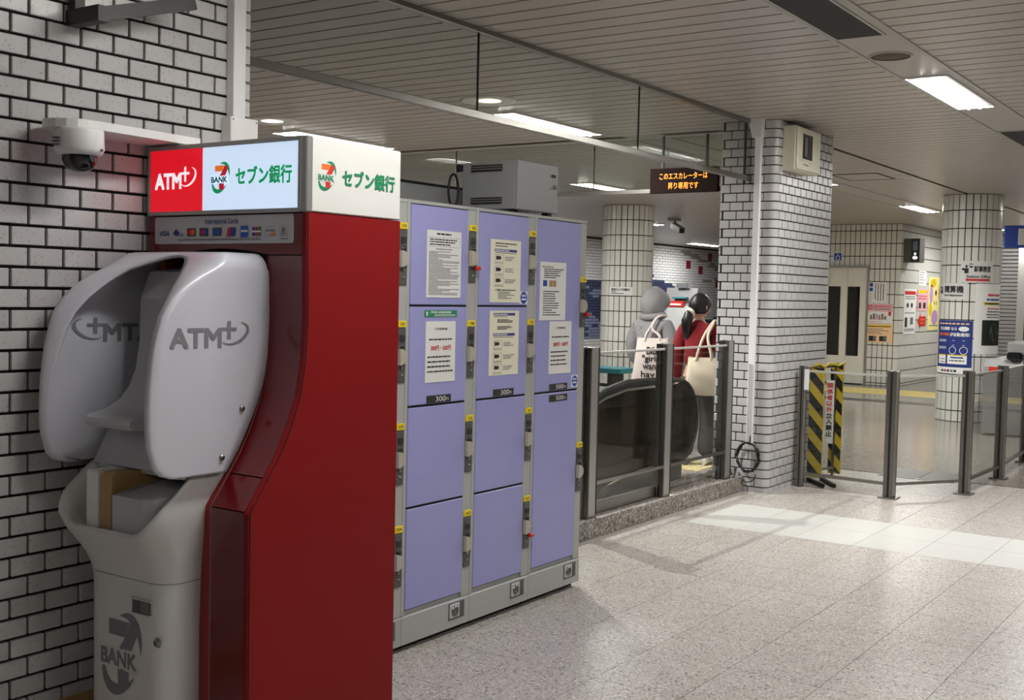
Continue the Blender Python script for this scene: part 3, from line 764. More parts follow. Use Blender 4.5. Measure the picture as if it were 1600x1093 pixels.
specs = [(LX[0], D4, 'coin locker column mostly hidden behind the red cash machine', (1.92, 1.482, 1.02, .554), (0, 0, 0, 0)),
         (LX[1], D4, 'coin locker column nearest the cash machine, with a dense white notice on its top door', (1.94, 1.48, 1.02, .554), (1, 0, 0, 0)),
         (LX[2], D4, 'middle coin locker column with two cream instruction sheets, under the grey cabinet', (1.94, 1.482, 1.02, .556), (0, 0, 0, 1)),
         (LX[3], [(1.128, 2.04, 0), (.19, 1.117, 0)], 'coin locker column with two tall doors at the end by the glass fence', (1.714, .79), (1, 0))]
lk = []
for (x, ds, lb, lks, keys) in specs:
    t, x0 = locker(x, ds, lb)
    for z, k in zip(lks, keys): lock(t, x0, z, k)
    lk.append(t)
def sheet(t, x0, z0, x1, z1, mat, name='notice'):
    return MB().box((x0, LY-.0042, z0), (x1, LY-.0022, z1), mat).build(name, t), Print(SIDE(LY-.0042))
r2 = random.Random(5)
# column 1
n, p = sheet(lk[1], 4.17, 1.621, 4.429, 1.932, 'paper'); n['label'] = 'white notice packed with small print'
p.scrawl(4.24, 4.35, 1.912, .008, 'print', r2); p.frame(4.182, 1.857, 4.418, 1.9, .0012, 'print_grey')
for z in (1.887, 1.876, 1.864): p.scrawl(4.19, 4.41, z, .006, 'print', r2, fill=r2.uniform(.7, 1))
p.scrawl(4.235, 4.36, 1.843, .006, 'print', r2, word=(1, 2))
z = 1.832
while z > 1.632: p.scrawl(4.184, 4.416, z, .0036, 'print_grey', r2, fill=r2.choice((.3, .45, .7, .95, 1, 1))); z -= .0062
p.build('print', n)
n, p = sheet(lk[1], 4.162, 1.532, 4.404, 1.562, 'print_green', 'green_sticker')
p.poly([(4.174, 1.536), (4.182, 1.536), (4.182, 1.549), (4.187, 1.549), (4.178, 1.559), (4.169, 1.549), (4.174, 1.549)], 'print_white')
p.text('ご利用は', 4.20, 1.548, 4.262, 1.559, 'print_white', .03); p.scrawl(4.268, 4.36, 1.548, .010, 'print_white', r2, word=(1, 2)); p.rect(4.235, 1.535, 4.39, 1.543, 'print_white'); p.up(); p.scrawl(4.24, 4.385, 1.537, .004, 'print_green', r2); p.build('print', n)
def price(t, x0, z0, x1, z1):
    n, p = sheet(t, x0, z0, x1, z1, 'paper'); w = x1-x0; h = z1-z0
    X = lambda a: x0+w*a
    Z = lambda b: z0+h*b
    p.text('ご利用料金', X(.28), Z(.855), X(.72), Z(.895), 'print', .03)
    p.scrawl(X(.1), X(.88), Z(.69), h*.025, 'print', r2)
    p.text('300円・500円', X(.17), Z(.52), X(.84), Z(.60), 'print_red', .03)
    for b in (.405, .325, .245, .165): p.scrawl(X(.06), X(.92), Z(b), h*.025, 'print', r2, fill=r2.choice((.8, .9, 1)))
    p.build('print', n); n['label'] = 'white price sheet with red figures'
price(lk[1], 4.172, 1.227, 4.396, 1.511); price(lk[3], 5.226, 1.22, 5.448, 1.503)
def plate(t, x0, z0, x1, z1, s):
    n, p = sheet(t, x0, z0, x1, z1, 'dark', 'price_plate'); p.text(s, x0+(x1-x0)*.36, z0+.006, x0+(x1-x0)*.78, z1-.006, 'print_white', .0); p.text('円', x0+(x1-x0)*.8, z0+.008, x0+(x1-x0)*.9, z0+.02, 'print_white'); p.build('print', n)
plate(lk[1], 4.188, 1.13, 4.37, 1.166, '300'); plate(lk[2], 4.718, 1.13, 4.897, 1.166, '300'); plate(lk[3], 5.238, 1.131, 5.418, 1.166, '500'); plate(lk[3], 5.24, 1.07, 5.421, 1.106, '500')
def instr(t, x0, z0, x1, z1, first):
    n, p = sheet(t, x0, z0, x1, z1, 'cream'); w = x1-x0; h = z1-z0
    X = lambda a: x0+w*a
    Z = lambda b: z0+h*b
    def banner(b): p.rect(X(.12), Z(b), X(.86), Z(b+.04), 'print_blue'); p.up(); p.scrawl(X(.14), X(.6), Z(b+.012), h*.015, 'print_white', r2)
    if first:
        p.scrawl(X(.15), X(.85), Z(.93), h*.02, 'print', r2); p.scrawl(X(.15), X(.55), Z(.89), h*.015, 'print', r2); banner(.81); p.scrawl(X(.13), X(.85), Z(.785), h*.01, 'print', r2)
        tops = (.76, .575, .40)
    else:
        banner(.925); p.scrawl(X(.14), X(.6), Z(.9), h*.01, 'print_grey', r2)
        for b in (.855, .835, .815, .75, .73, .71): p.scrawl(X(.25), X(.8), Z(b), h*.013, 'print', r2, fill=r2.uniform(.6, 1))
        banner(.61); p.scrawl(X(.14), X(.8), Z(.585), h*.01, 'print_grey', r2); tops = (.54, .345, .17)
    for b in tops:
        p.frame(X(.13), Z(b-.15), X(.42), Z(b), .0012, 'print'); p.disc(X(.27), Z(b-.05), w*.07, h*.03, 'print', 10); p.rect(X(.17), Z(b-.08), X(.23), Z(b-.02), 'print'); p.scrawl(X(.15), X(.4), Z(b-.13), h*.01, 'print_grey', r2)
        for q in (.02, .045, .07): p.scrawl(X(.47), X(.92), Z(b-q-.02), h*.011, 'print_grey', r2, fill=r2.uniform(.5, .9))
    if first:
        p.text('ご注意', X(.15), Z(.185), X(.33), Z(.215), 'print', .03); p.scrawl(X(.36), X(.85), Z(.19), h*.015, 'print', r2)
        for b in (.16, .135, .11, .085, .06): p.scrawl(X(.25), X(.85), Z(b), h*.011, 'print_grey', r2, fill=r2.uniform(.5, 1))
    p.build('print', n); n['label'] = 'cream instruction sheet with blue headings'
instr(lk[2], 4.672, 1.602, 4.936, 1.915, True); instr(lk[2], 4.675, 1.236, 4.931, 1.56, False)
def round_sticker(t, x0, z0, x1, z1):
    n, p = sheet(t, x0, z0, x1, z1, 'paper', 'round_sticker'); cx, cz = (x0+x1)/2, (z0+z1)/2; r = (x1-x0)*.46
    p.disc(cx, cz, r, r, 'signblue'); p.up(); p.scrawl(cx-r*.6, cx+r*.6, cz+.005, .011, 'print_white', r2, word=(1, 2)); p.rect(cx-r*.7, cz-.012, cx+r*.7, cz-.004, 'print_white'); p.build('print', n)
round_sticker(lk[2], 4.936, 1.595, 5.004, 1.659); round_sticker(lk[3], 5.462, 1.137, 5.527, 1.205)
n, p = sheet(lk[3], 5.123, 1.509, 5.379, 1.819, 'paper'); n['label'] = 'creased white notice with small colour pictures'
p.scrawl(5.14, 5.25, 1.79, .006, 'brown', r2)
for i in range(5): p.scrawl(5.16, 5.36, 1.778-.011*i, .0055, 'print', r2, fill=r2.uniform(.5, 1))
p.rect(5.15, 1.69, 5.19, 1.722, 'signblue'); p.rect(5.21, 1.688, 5.245, 1.722, 'tan'); p.rect(5.248, 1.688, 5.28, 1.722, 'tan')
for i in range(11): p.scrawl(5.155, 5.35, 1.66-.0125*i, .0055, 'print', r2, fill=r2.uniform(.4, 1))
p.build('print', n)
# ---- things on top of the lockers
cab = thing('metal_cabinet', (5.16, 3.6, 2.06), 'grey metal cabinet with slotted vents standing on top of the lockers', 'cabinet')
MB().box((4.975, 3.42, 2.086), (5.355, 3.76, 2.336), 'cab_grey', .004).build('body', cab)
MB().box((4.972, 3.398, 2.083), (5.358, 3.417, 2.339), 'cab_grey', .004).build('door', cab)
for z in (2.115, 2.285):
    v = MB().box((4.969, 3.50, z), (4.976, 3.70, z+.034), 'dark', .001).build('vent', cab)
    MB().box((4.967, 3.50, z+.010), (4.9745, 3.70, z+.013), 'cab_grey').box((4.967, 3.50, z+.022), (4.9745, 3.70, z+.025), 'cab_grey').build('louvre', v)
MB().box((5.29, 3.392, 2.276), (5.33, 3.399, 2.29), 'black', .002).build('latch', cab)
MB().lathe([(0, -.02), (.008, -.02), (.009, -.008), (.012, 0)], (5.322, 3.398, 2.225), 'steel', 14, 1).build('lock', cab)
for x in (5.0, 5.33):
    for y in (3.45, 3.73): MB().box((x-.02, y-.02, 2.06), (x+.02, y+.02, 2.087), 'black').build('foot', cab)
MB().box((4.968, 3.765, 2.29), (4.99, 3.80, 2.33), 'black', .003).box((4.98, 3.755, 2.3), (5.0, 3.77, 2.32), 'black').build('hinge_block', cab)
cb = MB(); P = []
for i in range(17):
    a = math.radians(-60+300*i/16); P.append((4.82+.042*math.cos(a), 3.70, 2.155+.085*math.sin(a)+.02))
P = [(4.86, 3.70, 2.072)]+P+[(4.80, 3.66, 2.1), (4.87, 3.66, 2.075), (4.965, 3.70, 2.07)]
tag(cb.tube(P, .0065, 'rubber', 8).build('power_cable'), 'black cable looped on top of the lockers beside the grey cabinet', 'cable')
rp = thing('rear_panel', (4.3, 3.87, 2.06), 'long low grey metal panel with a black top edge along the locker tops', 'panel')
MB().box((3.55, 3.84, 2.06), (5.2, 3.90, 2.205), 'cab_grey', .003).build('panel', rp)
MB().box((3.55, 3.836, 2.203), (5.21, 3.904, 2.216), 'black', .002).build('edge_strip', rp)
# ================================================================= ON THE BRICK WALL
cv = thing('dome_camera', (2.5, 3.56, 2.0), 'white dome security camera with a black bubble on a shelf above the cash machine', 'camera')
sh = []
for i in range(9):
    a = math.pi/2+math.pi*i/8; sh.append((2.505+.092*math.cos(a), 3.625+.10*math.sin(a)))
MB().prism(sh+[(2.6, 3.525), (3.03, 3.56), (3.03, 3.752), (2.505, 3.752)], 2, 2.188, 2.218, 'white_plastic').build('mount_plate', cv)
MB().lathe([(0, .088), (.080, .088), (.082, .08), (.084, .02), (.074, .0), (.055, -.004), (0, -.004)], (2.51, 3.58, 2.10), 'white_plastic', 32).build('housing', cv)
MB().lathe([(.060, .0), (.058, -.02), (.048, -.042), (.028, -.056), (0, -.06)], (2.51, 3.58, 2.098), 'dome', 28).build('bubble', cv)
for i in range(3): MB().box((2.415, 3.572+.0, 2.125+.012*i), (2.43, 3.60, 2.129+.012*i), 'dark').build('slot', cv)
MB().lathe([(0, -.004), (.005, -.004), (.006, 0)], (2.545, 3.503, 2.116), 'steel', 10, 1).build('screw', cv)
cd = thing('cable_trunking', (3.355, 3.73, 2.3), 'white cable trunking running up the brick wall corner into a junction box', 'trunking')
MB().box((3.325, 3.705, 2.30), (3.392, 3.75, CEIL+.01), 'white_plastic', .003).build('channel', cd)
MB().box((3.30, 3.69, 2.183), (3.45, 3.752, 2.352), 'white_plastic', .004).build('junction_box', cd)
for (x, z) in ((3.312, 2.34), (3.438, 2.34)): MB().lathe([(0, -.003), (.004, -.002), (.004, 0)], (x, 3.69, z), 'steel', 8, 1).build('screw', cd)
bk = thing('wall_bracket', (2.6, 3.65, 2.6), 'dark steel bracket sticking out of the brick wall above the dome camera', 'bracket')
MB().bar((2.595, 3.75, 2.605), (2.595, 3.56, 2.605), .05, .055, 'dark').build('arm', bk)
MB().bar((2.575, 3.60, 2.60), (3.02, 3.60, 2.735), .04, .05, 'dark').build('arm', bk)
MB().bar((2.595, 3.72, 2.62), (2.595, 3.72, 3.15), .04, .04, 'dark').build('upright', bk)
# ================================================================= ON THE PILLAR
cp = thing('pillar_conduit', (9.27, 3.89, .3), 'white plastic conduit running down the brick pillar to a cable coil', 'conduit')
MB().box((9.25, 3.862, .37), (9.288, 3.915, 3.02), 'white_plastic', .003).build('channel', cp)
MB().prism([(3.842, 3.16), (3.975, 3.16), (3.945, 3.06), (3.925, 2.995), (3.853, 2.995)], 0, 9.215, 9.288, 'white_plastic').build('top_adapter', cp)
cc = MB()
r3 = random.Random(9); P = []
for i in range(76):
    a = 2*math.pi*i/15; P.append((9.262-.02*(i/76)+r3.uniform(-.006, .006), 3.893+(.100+r3.uniform(-.012, .012))*math.cos(a), .30+(.125+r3.uniform(-.012, .012))*math.sin(a)))
P2 = [(9.27, 3.88, .40), (9.24, 3.87, .46), (9.262, 3.875, .50)]
cc.tube(P, .006, 'rubber', 6).tube(P2, .006, 'rubber', 6)
P = [(9.255, 3.893+.075*math.cos(a), .16+.075*math.sin(a)) for a in [math.pi+math.pi*i/10 for i in range(11)]]
cc.tube(P, .005, 'rubber', 6).tube([(9.25, 3.99, .2), (9.18, 3.975, .15), (9.13, 3.96, .14), (9.10, 3.955, .138)], .006, 'rubber', 6)
tag(cc.build('cable_coil'), 'black cable coiled against the brick pillar below the white conduit', 'cable')
mb_ = thing('meter_box', (9.68, 3.66, 2.74), 'cream metal box with a small dark window high on the brick pillar', 'box')
MB().box((9.39, 3.615, 2.735), (9.955, 3.726, 3.108), 'cream_box', .006).build('case', mb_)
MB().box((9.40, 3.596, 2.745), (9.945, 3.616, 3.10), 'cream_box', .006).build('lid', mb_)
wf = MB(); wf.box((9.478, 3.588, 2.83), (9.495, 3.598, 3.06), 'cream_box', .003).box((9.735, 3.588, 2.83), (9.76, 3.598, 3.06), 'cream_box', .003).box((9.478, 3.588, 2.82), (9.76, 3.598, 2.838), 'cream_box', .003).box((9.478, 3.588, 3.048), (9.76, 3.598, 3.062), 'cream_box', .003).build('window_frame', mb_)
MB().box((9.49, 3.592, 2.836), (9.74, 3.597, 3.05), 'dome').build('window', mb_)
MB().box((9.55, 3.586, 2.86), (9.60, 3.593, 3.02), 'print_grey', .002).build('meter_scale', mb_)
p = Print(SIDE(3.5955)); p.rect(9.54, 2.785, 9.555, 2.80, 'print'); p.scrawl(9.57, 9.66, 2.786, .01, 'print_grey', r2); p.build('lettering', mb_)
tag(MB().cyl((9.262, 4.008, 2.62), .012, .53, 'dark', 2, 10).build('hanger_rod'), 'thin dark steel rod holding the glass screen end against the brick pillar', 'rod')
# ================================================================= GLASS SMOKE SCREENS
def screen_a():
    t = thing('smoke_screen', (6.4, 3.97, 2.65), 'long hanging glass smoke screen from the brick wall to the pillar', 'glass screen')
    for a, b in ((2.9, 5.372), (5.382, 7.292), (7.302, 9.285)):
        MB().box((a, 3.964, 2.68), (b, 3.972, CEIL-.01), 'glass_smoke').build('glass_pane', t)
    for x in (5.377, 7.297): MB().box((x-.005, 3.9635, 2.67), (x+.005, 3.9725, CEIL-.01), 'rubber').build('joint_strip', t)
    MB().box((2.9, 3.95, 2.638), (9.285, 3.986, 2.68), 'steel', .003).build('bottom_rail', t)
    MB().box((2.9, 3.945, CEIL-.03), (9.285, 3.992, CEIL+.012), 'steel', .003).build('top_rail', t)
screen_a()
t = thing('smoke_screen', (9.87, 6.5, 2.65), 'far hanging glass smoke screen across the escalator, behind the orange display', 'glass screen')
for a, b in ((4.24, 5.84), (5.85, 7.54), (7.55, 9.6)): MB().box((9.866, a, 2.66), (9.874, b, CEIL-.01), 'glass_dull').build('glass_pane', t)
for y in (5.846, 7.545): MB().box((9.865, y-.005, 2.65), (9.875, y+.005, CEIL-.01), 'rubber').build('joint_strip', t)
MB().box((9.85, 4.24, 2.622), (9.89, 9.6, 2.664), 'steel_dark', .003).build('bottom_rail', t)
# ---- display over the escalator
ld = thing('text_display', (9.8, 4.85, 2.62), 'dark text display with orange Japanese characters hanging over the escalator', 'display')
MB().box((9.80, 4.50, 2.615), (9.848, 5.19, 2.845), 'led_body', .004).build('case', ld)
for y in (4.62, 5.07): MB().bar((9.825, y, 2.845), (9.825, y, CEIL+.0), .02, .02, 'dark').build('hanger', ld)
p = Print(FRONT(9.80)); p.text('このエスカレーターは', -5.09, 2.742, -4.60, 2.80, 'led_text', .0); p.text('昇り専用です', -5.0, 2.65, -4.69, 2.712, 'led_text', .0); p.build('lit_characters', ld)
# ================================================================= GLASS FENCES
def post(t, x, y, z0, h, w=.12, d=.10, base=True):
    """two flat steel bars with a dark slot between them"""
    p = MB(); g = d*.10
    p.box((x-w/2, y-d/2, z0), (x+w/2, y-g, z0+h), 'steel_dark', .003).box((x-w/2, y+g, z0), (x+w/2, y+d/2, z0+h), 'steel_dark', .003)
    p.box((x-w*.44, y-g*1.1, z0), (x+w*.44, y+g*1.1, z0+h-.012), 'black')
    o = p.build('post', t)
    MB().box((x-w/2+.005, y-d/2-.003, z0+.02), (x+w*.30, y-d/2+.002, z0+h-.004), 'steel_plate', .001).build('face_plate', o)
    MB().box((x+w*.36, y-d/2-.003, z0+.02), (x+w/2-.003, y-d/2+.002, z0+h-.004), 'dark', .001).build('slot_strip', o)
    if base: MB().box((x-w/2-.03, y-d/2-.035, z0), (x+w/2+.03, y+d/2+.035, z0+.012), 'steel', .003).build('base_plate', o)
f1 = thing('glass_fence', (7.7, 3.93, .13), 'glass fence with three steel posts on the granite kerb beside the escalator', 'fence')
for x in (6.78, 7.89, 9.01): post(f1, x, 4.01, .131, 1.165, w=.115, d=.09, base=False)
for a, b in ((6.84, 7.83), (7.95, 8.95)):
    MB().box((a-.04, 3.985, .22), (b+.04, 3.997, 1.25), 'glass').build('glass_pane', f1)
    MB().box((a-.03, 3.979, 1.246), (b+.03, 4.003, 1.262), 'rail_light', .002).build('top_rail', f1)
    MB().bar((a-.02, 3.975, .366), (b+.02, 3.975, .366), .02, .022, 'steel').build('lower_rail', f1)
MB().box((5.0, 3.985, .131), (6.74, 3.997, 1.25), 'glass').build('glass_pane', f1)
MB().box((6.84, 4.02, .131), (7.83, 4.035, .225), 'steel_dark', .002).build('skirt_plate', f1)
f2 = thing('glass_fence', (11, 2.6, 0), 'waist high glass fence with steel posts zigzagging out from the brick pillar across the floor', 'fence')
FP = [(9.86, 3.655), (9.80, 2.85), (10.46, 2.40), (11.62, 2.36), (13.0, 2.40), (14.4, 2.42)]
for i, (x, y) in enumerate(FP): post(f2, x, y, 0, 1.07, .06 if i == 0 else .09, .05 if i == 0 else .082, i > 0)
MB().box((9.82, 3.585, .86), (9.825, 3.627, 1.04), 'paper').build('hanging_tag', f2)
for (a, b) in zip(FP, FP[1:]):
    va = Vector((a[0], a[1], 0)); vb = Vector((b[0], b[1], 0)); d = (vb-va).normalized(); va += d*.05; vb -= d*.05
    MB().bar(va+Vector((0, 0, .57)), vb+Vector((0, 0, .57)), .010, .90, 'glass').build('glass_pane', f2)
    MB().bar(va+Vector((0, 0, 1.025)), vb+Vector((0, 0, 1.025)), .022, .018, 'rail_light').build('top_rail', f2)
    MB().bar(va+Vector((0, 0, .118)), vb+Vector((0, 0, .118)), .03, .026, 'steel').build('lower_rail', f2)
# ================================================================= ESCALATOR
es = thing('escalator', (7.5, 4.95, .1), 'escalator with dark glass balustrades and black rubber handrails behind the lockers', 'escalator')
def balustrade(y):
    top = [(4.0, -1.05), (5.0, -.45), (5.8, .03), (6.4, .37), (6.9, .62), (7.3, .79), (7.7, .905), (8.05, .955), (8.5, .955), (8.8, .945)]
    arcp = []
    for i in range(1, 13):
        a = math.pi/2-math.pi*i/12; arcp.append((8.95+.40*math.cos(a), .58+.365*math.sin(a)))
    low = [(8.8, .215), (8.4, .20)]
    rail = top+arcp+low
    MB().tube([(x, y, z) for x, z in rail], [.036]*(len(top)-2)+[.03, .022]+[.016]*(len(arcp)+len(low)), 'rubber', 10).build('handrail', es)
    inner = [(x, z-.05) for x, z in top]+[(8.95+.39*math.cos(math.pi/2-math.pi*i/12), .58+.355*math.sin(math.pi/2-math.pi*i/12)) for i in range(1, 13)]+[(8.8, .262), (8.2, .24), (7.8, .19), (7.2, -.02), (6.0, -.68), (4.0, -1.85)]
    MB().prism(inner, 1, y-.006, y+.006, 'glass_brown').build('side_panel', es)
    MB().tube([(x, y, z-.045) for x, z in top], .016, 'steel_light', 8).build('guide_rail', es)
    MB().prism([(4.0, -2.1), (7.2, -.2), (7.8, .03), (8.95, .05), (8.95, .26), (8.2, .235), (7.8, .185), (7.2, -.025), (6.0, -.685), (4.0, -1.855)], 1, y-.06, y+.06, 'steel_dark').build('skirt', es)
for y in (4.42, 5.46): balustrade(y)
MB().box((8.1, 4.48, .08), (8.98, 5.40, .118), 'steel', .003).build('comb_plate', es)
for i in range(14):
    x = 8.1-.4*(i+1); z = .1-.21*max(0, i-1)-(.08 if i else 0)
    MB().box((x, 4.48, z-.21), (x+.41, 5.40, z), 'steel_dark', .004).build('step', es)
for x in (7.95, 8.2): MB().box((x, 5.30, .2), (x+.09, 5.40, .95), 'steel_dark', .003).build('inner_post', es)
# tactile paving on the landing
tp = MB(); tp.box((9.35, 4.40, .113), (9.95, 4.95, .118), 'tactile')
for i in range(8):
    for j in range(8): tp.cyl((9.39+.073*i, 4.435+.07*j, .117), .02, .006, 'cream', 2, 8, .014)
tag(tp.build('tactile_paving'), 'yellow bumped tactile paving at the top of the escalator', 'paving')
# ================================================================= PEOPLE
DGS = None
def skin_mesh(chains, levels=2):
    """chains: list of lists of (x,y,z,r) or (x,y,z,(rx,ry)); a chain starting with ('j', i) grows from global vertex i. returns evaluated verts, faces"""
    V = []; E_ = []; R = []; names = {}
    for ch in chains:
        prev = None
        for q in ch:
            if isinstance(q[0], str) and q[0] == 'j': prev = names[q[1]]; continue
            nm = None
            if isinstance(q[0], str): nm = q[0]; q = q[1:]
            V.append(q[:3]); R.append(q[3] if isinstance(q[3], tuple) else (q[3], q[3])); i = len(V)-1
            if nm: names[nm] = i
            if prev is not None: E_.append((prev, i))
            prev = i
    me = bpy.data.meshes.new('tmp'); me.from_pydata([Vector(v) for v in V], E_, [])
    ob = bpy.data.objects.new('tmp', me); _tsc.collection.objects.link(ob)
    sk = ob.modifiers.new('s', 'SKIN'); sk.use_smooth_shade = True; sk.branch_smoothing = .3
    for i, d in enumerate(me.skin_vertices[0].data): d.radius = R[i]; d.use_root = (i == 0)
    sb = ob.modifiers.new('d', 'SUBSURF'); sb.levels = levels; sb.render_levels = levels
    _tsc.view_layers[0].update(); dg = _tsc.view_layers[0].depsgraph
    ev = bpy.data.meshes.new_from_object(ob.evaluated_get(dg))
    v = [tuple(p.co) for p in ev.vertices]; f = [list(p.vertices) for p in ev.polygons]
    bpy.data.objects.remove(ob); bpy.data.meshes.remove(me); bpy.data.meshes.remove(ev)
    return v, f
def head_verts(c, h, yaw, n=26, m=20):
    """head of height h centred at c facing yaw, with nose, brow, jaw and eye hollows"""
    V = []; rows = []
    fx, fy = math.cos(yaw), math.sin(yaw)
    for i in range(m+1):
        th = math.pi*i/m; z = math.cos(th); row = []
        for j in range(n):
            ph = 2*math.pi*j/n
            a = math.sin(th); X = a*math.cos(ph); Y = a*math.sin(ph)
            dx, dy = X*.47, Y*.375
            if z < 0: k = 1-.28*min(1, -z*1.1); dy *= k; dx *= (k if X < 0 else 1-.1*min(1, -z))
            if X > 0:
                nose = math.exp(-(Y/.16)**2)*math.exp(-((z+.18)/.16)**2)*.13*(X > .3)
                eye = -(math.exp(-((abs(Y)-.36)/.14)**2)*math.exp(-((z-.02)/.10)**2))*.03
                lips = math.exp(-(Y/.26)**2)*(math.exp(-((z+.47)/.05)**2)+math.exp(-((z+.58)/.05)**2))*.022
                dx += nose+eye+lips
            row.append((c[0]+h*(dx*fx-dy*fy), c[1]+h*(dx*fy+dy*fx), c[2]+h*.5*z))
        rows.append(row)
    return rows
def hand_chains(w, d, side, curl=.35, s=1.0):
    """palm and five fingers. w: wrist point, d: unit direction of the hand, side: unit vector towards the thumb"""
    w = Vector(w); d = Vector(d).normalized(); side = Vector(side); side = (side-d*side.dot(d)).normalized(); nrm = d.cross(side)
    ch = []
    palm = w+d*.045*s
    for k, (o, L) in enumerate(((.027, .068), (.009, .078), (-.009, .072), (-.026, .056))):
        b = w+d*.085*s+side*o*s; c = [tuple(palm+side*o*.6*s)+(.0135*s,), tuple(b)+(.0095*s,)]
        p = b; dd = d.copy()
        for q, fr in enumerate((.45, .32, .23)):
            dd = (dd*math.cos(curl*(.6+.3*q))+nrm*math.sin(curl*(.6+.3*q))).normalized(); p = p+dd*L*fr*s; c.append(tuple(p)+((.0085, .0078, .0065)[q]*s,))
        ch.append(c)
    b = w+d*.03*s+side*.02*s; t = (d*.6+side*.8).normalized(); c = [tuple(b)+(.013*s,), tuple(b+t*.032*s)+(.0105*s,), tuple(b+t*.055*s+d*.008*s)+(.009*s,), tuple(b+t*.068*s+d*.024*s)+(.0075*s,)]
    ch.append(c)
    return ch
def add_skin(mb, chains, mat, levels=2):
    v, f = skin_mesh(chains, levels); mb.add(v, f, mat, True); return mb
class Pose:
    """local frame: x forward, y left, z up, turned by yaw and placed at a point"""
    def __init__(s, at, yaw, k=1.0): s.at = Vector(at); s.c = math.cos(yaw)*k; s.s = math.sin(yaw)*k; s.yaw = yaw; s.k = k
    def __call__(s, x, y, z): return (s.at.x+x*s.c-y*s.s, s.at.y+x*s.s+y*s.c, s.at.z+z*s.k)
    def q(s, x, y, z, r, nm=None):
        p = s(x, y, z)
        return ((nm,)+p+(r,)) if nm else p+(r,)
def v3(a, b): return Vector(b)-Vector(a)
# ---- woman in red
P = Pose((9.68, 4.585, .1235), math.radians(8), .985); Q = P.q
w1 = thing('person', tuple(P.at), 'woman in a dark red sweater seen from behind, black ponytail, beside the pillar', 'person')
Hh = 1.565
body = MB()
LW, RW = (.03, .20, .76), (.16, -.17, .98)
ch = [[Q(0, 0, .84, .105, 'pel'), Q(0, 0, .96, .10), Q(-.005, 0, 1.10, .105), Q(0, 0, 1.22, .11, 'ch'), Q(.0, 0, 1.305, .055, 'nk'), Q(.015, 0, 1.40, .046)],
      [('j', 'pel'), Q(.0, .085, .78, .085), Q(.02, .09, .47, .055), Q(-.06, .09, .10, .038), Q(-.02, .09, .035, .035), Q(.10, .10, .022, .03)],
      [('j', 'pel'), Q(.0, -.085, .78, .085), Q(.10, -.085, .46, .055), Q(.05, -.085, .10, .038), Q(.09, -.085, .035, .035), Q(.20, -.09, .022, .03)],
      [('j', 'ch'), Q(0, .145, 1.265, .052), Q(-.02, .18, 1.03, .042), Q(*LW, .026)],
      [('j', 'ch'), Q(0, -.15, 1.265, .052), Q(-.03, -.21, 1.04, .042), Q(*RW, .026)]]
add_skin(body, ch, 'skin')
hl = P(*LW); hr_ = P(*RW)
for c in hand_chains(hl, (.12, 0, -1), (1, 0, 0), .3, .92) + hand_chains(hr_, v3(P(0, 0, 0), P(.6, .2, .5)), (0, 0, 1), 1.1, .92): add_skin(body, [c], 'skin', 1)
add_skin(body, [[hl+(.024,), tuple(Vector(hl)+Vector((.008, 0, -.05)))+(.030,), tuple(Vector(hl)+Vector((.012, 0, -.085)))+(.028,)]], 'skin', 1)
add_skin(body, [[hr_+(.024,), tuple(Vector(hr_)+v3(P(0, 0, 0), P(.6, .2, .5)).normalized()*.05)+(.030,), tuple(Vector(hr_)+v3(P(0, 0, 0), P(.6, .2, .5)).normalized()*.08)+(.028,)]], 'skin', 1)
hy = P.yaw-math.radians(22)
hc = P(.02, 0, 1.455)
body.grid(head_verts(hc, .215, hy), 'skin', close=True)
def on_head(c, yaw, x, y, z): return (c[0]+x*math.cos(yaw)-y*math.sin(yaw), c[1]+x*math.sin(yaw)+y*math.cos(yaw), c[2]+z)
def face(body, hc, hy, s=1.0):
    for sd in (1, -1):
        e = on_head(hc, hy, .083*s, .034*s*sd, .002); body.lathe([(.0, -.011), (.008, -.008), (.011, 0), (.008, .008), (0, .011)], e, 'print_white', 10); 
        e = on_head(hc, hy, .0905*s, .034*s*sd, .002); body.lathe([(.0, -.005), (.0045, 0), (0, .005)], e, 'hair', 8)
        body.tube([on_head(hc, hy, -.005*s, .079*s*sd, .022), on_head(hc, hy, -.018*s, .088*s*sd, .012), on_head(hc, hy, -.018*s, .087*s*sd, -.012), on_head(hc, hy, -.004*s, .078*s*sd, -.026)], [.006, .010, .009, .006], 'skin', 8)
    body.tube([on_head(hc, hy, .088*s, -.022, -.056), on_head(hc, hy, .096*s, 0, -.055), on_head(hc, hy, .088*s, .022, -.056)], .0045, 'print_red', 6)
face(body, hc, hy)
body.build('body', w1)
hair = MB()
rows = head_verts((hc[0]-.008*math.cos(hy), hc[1]-.008*math.sin(hy), hc[2]+.006), .238, hy)
hv = []
for r_ in rows[:14]: hv.append(r_)
def hair_cap(c, h, yaw, mat='hair', n=30, m=16):
    R_ = []
    for i in range(m+1):
        row = []
        for j in range(n):
            ph = 2*math.pi*j/n; front = max(0, math.cos(ph))
            thm = math.radians(125-72*front**.7); th = thm*i/m
            X, Y, Z = math.sin(th)*math.cos(ph), math.sin(th)*math.sin(ph), math.cos(th)
            w = 1+.012*math.sin(ph*9+th*3)
            row.append(on_head(c, yaw, h*.50*X*w, h*.41*Y*w, h*.52*Z*w))
        R_.append(row)
    return R_
hair.grid(hair_cap((hc[0], hc[1], hc[2]+.012), .232, hy), 'hair', close=True)
hair.build('hair', w1).modifiers.new('thickness', 'SOLIDIFY').thickness = .012
tail = MB(); pt = on_head(hc, hy, -.115, .0, -.035)
tb = on_head(hc, hy, -.15, .005, -.06)
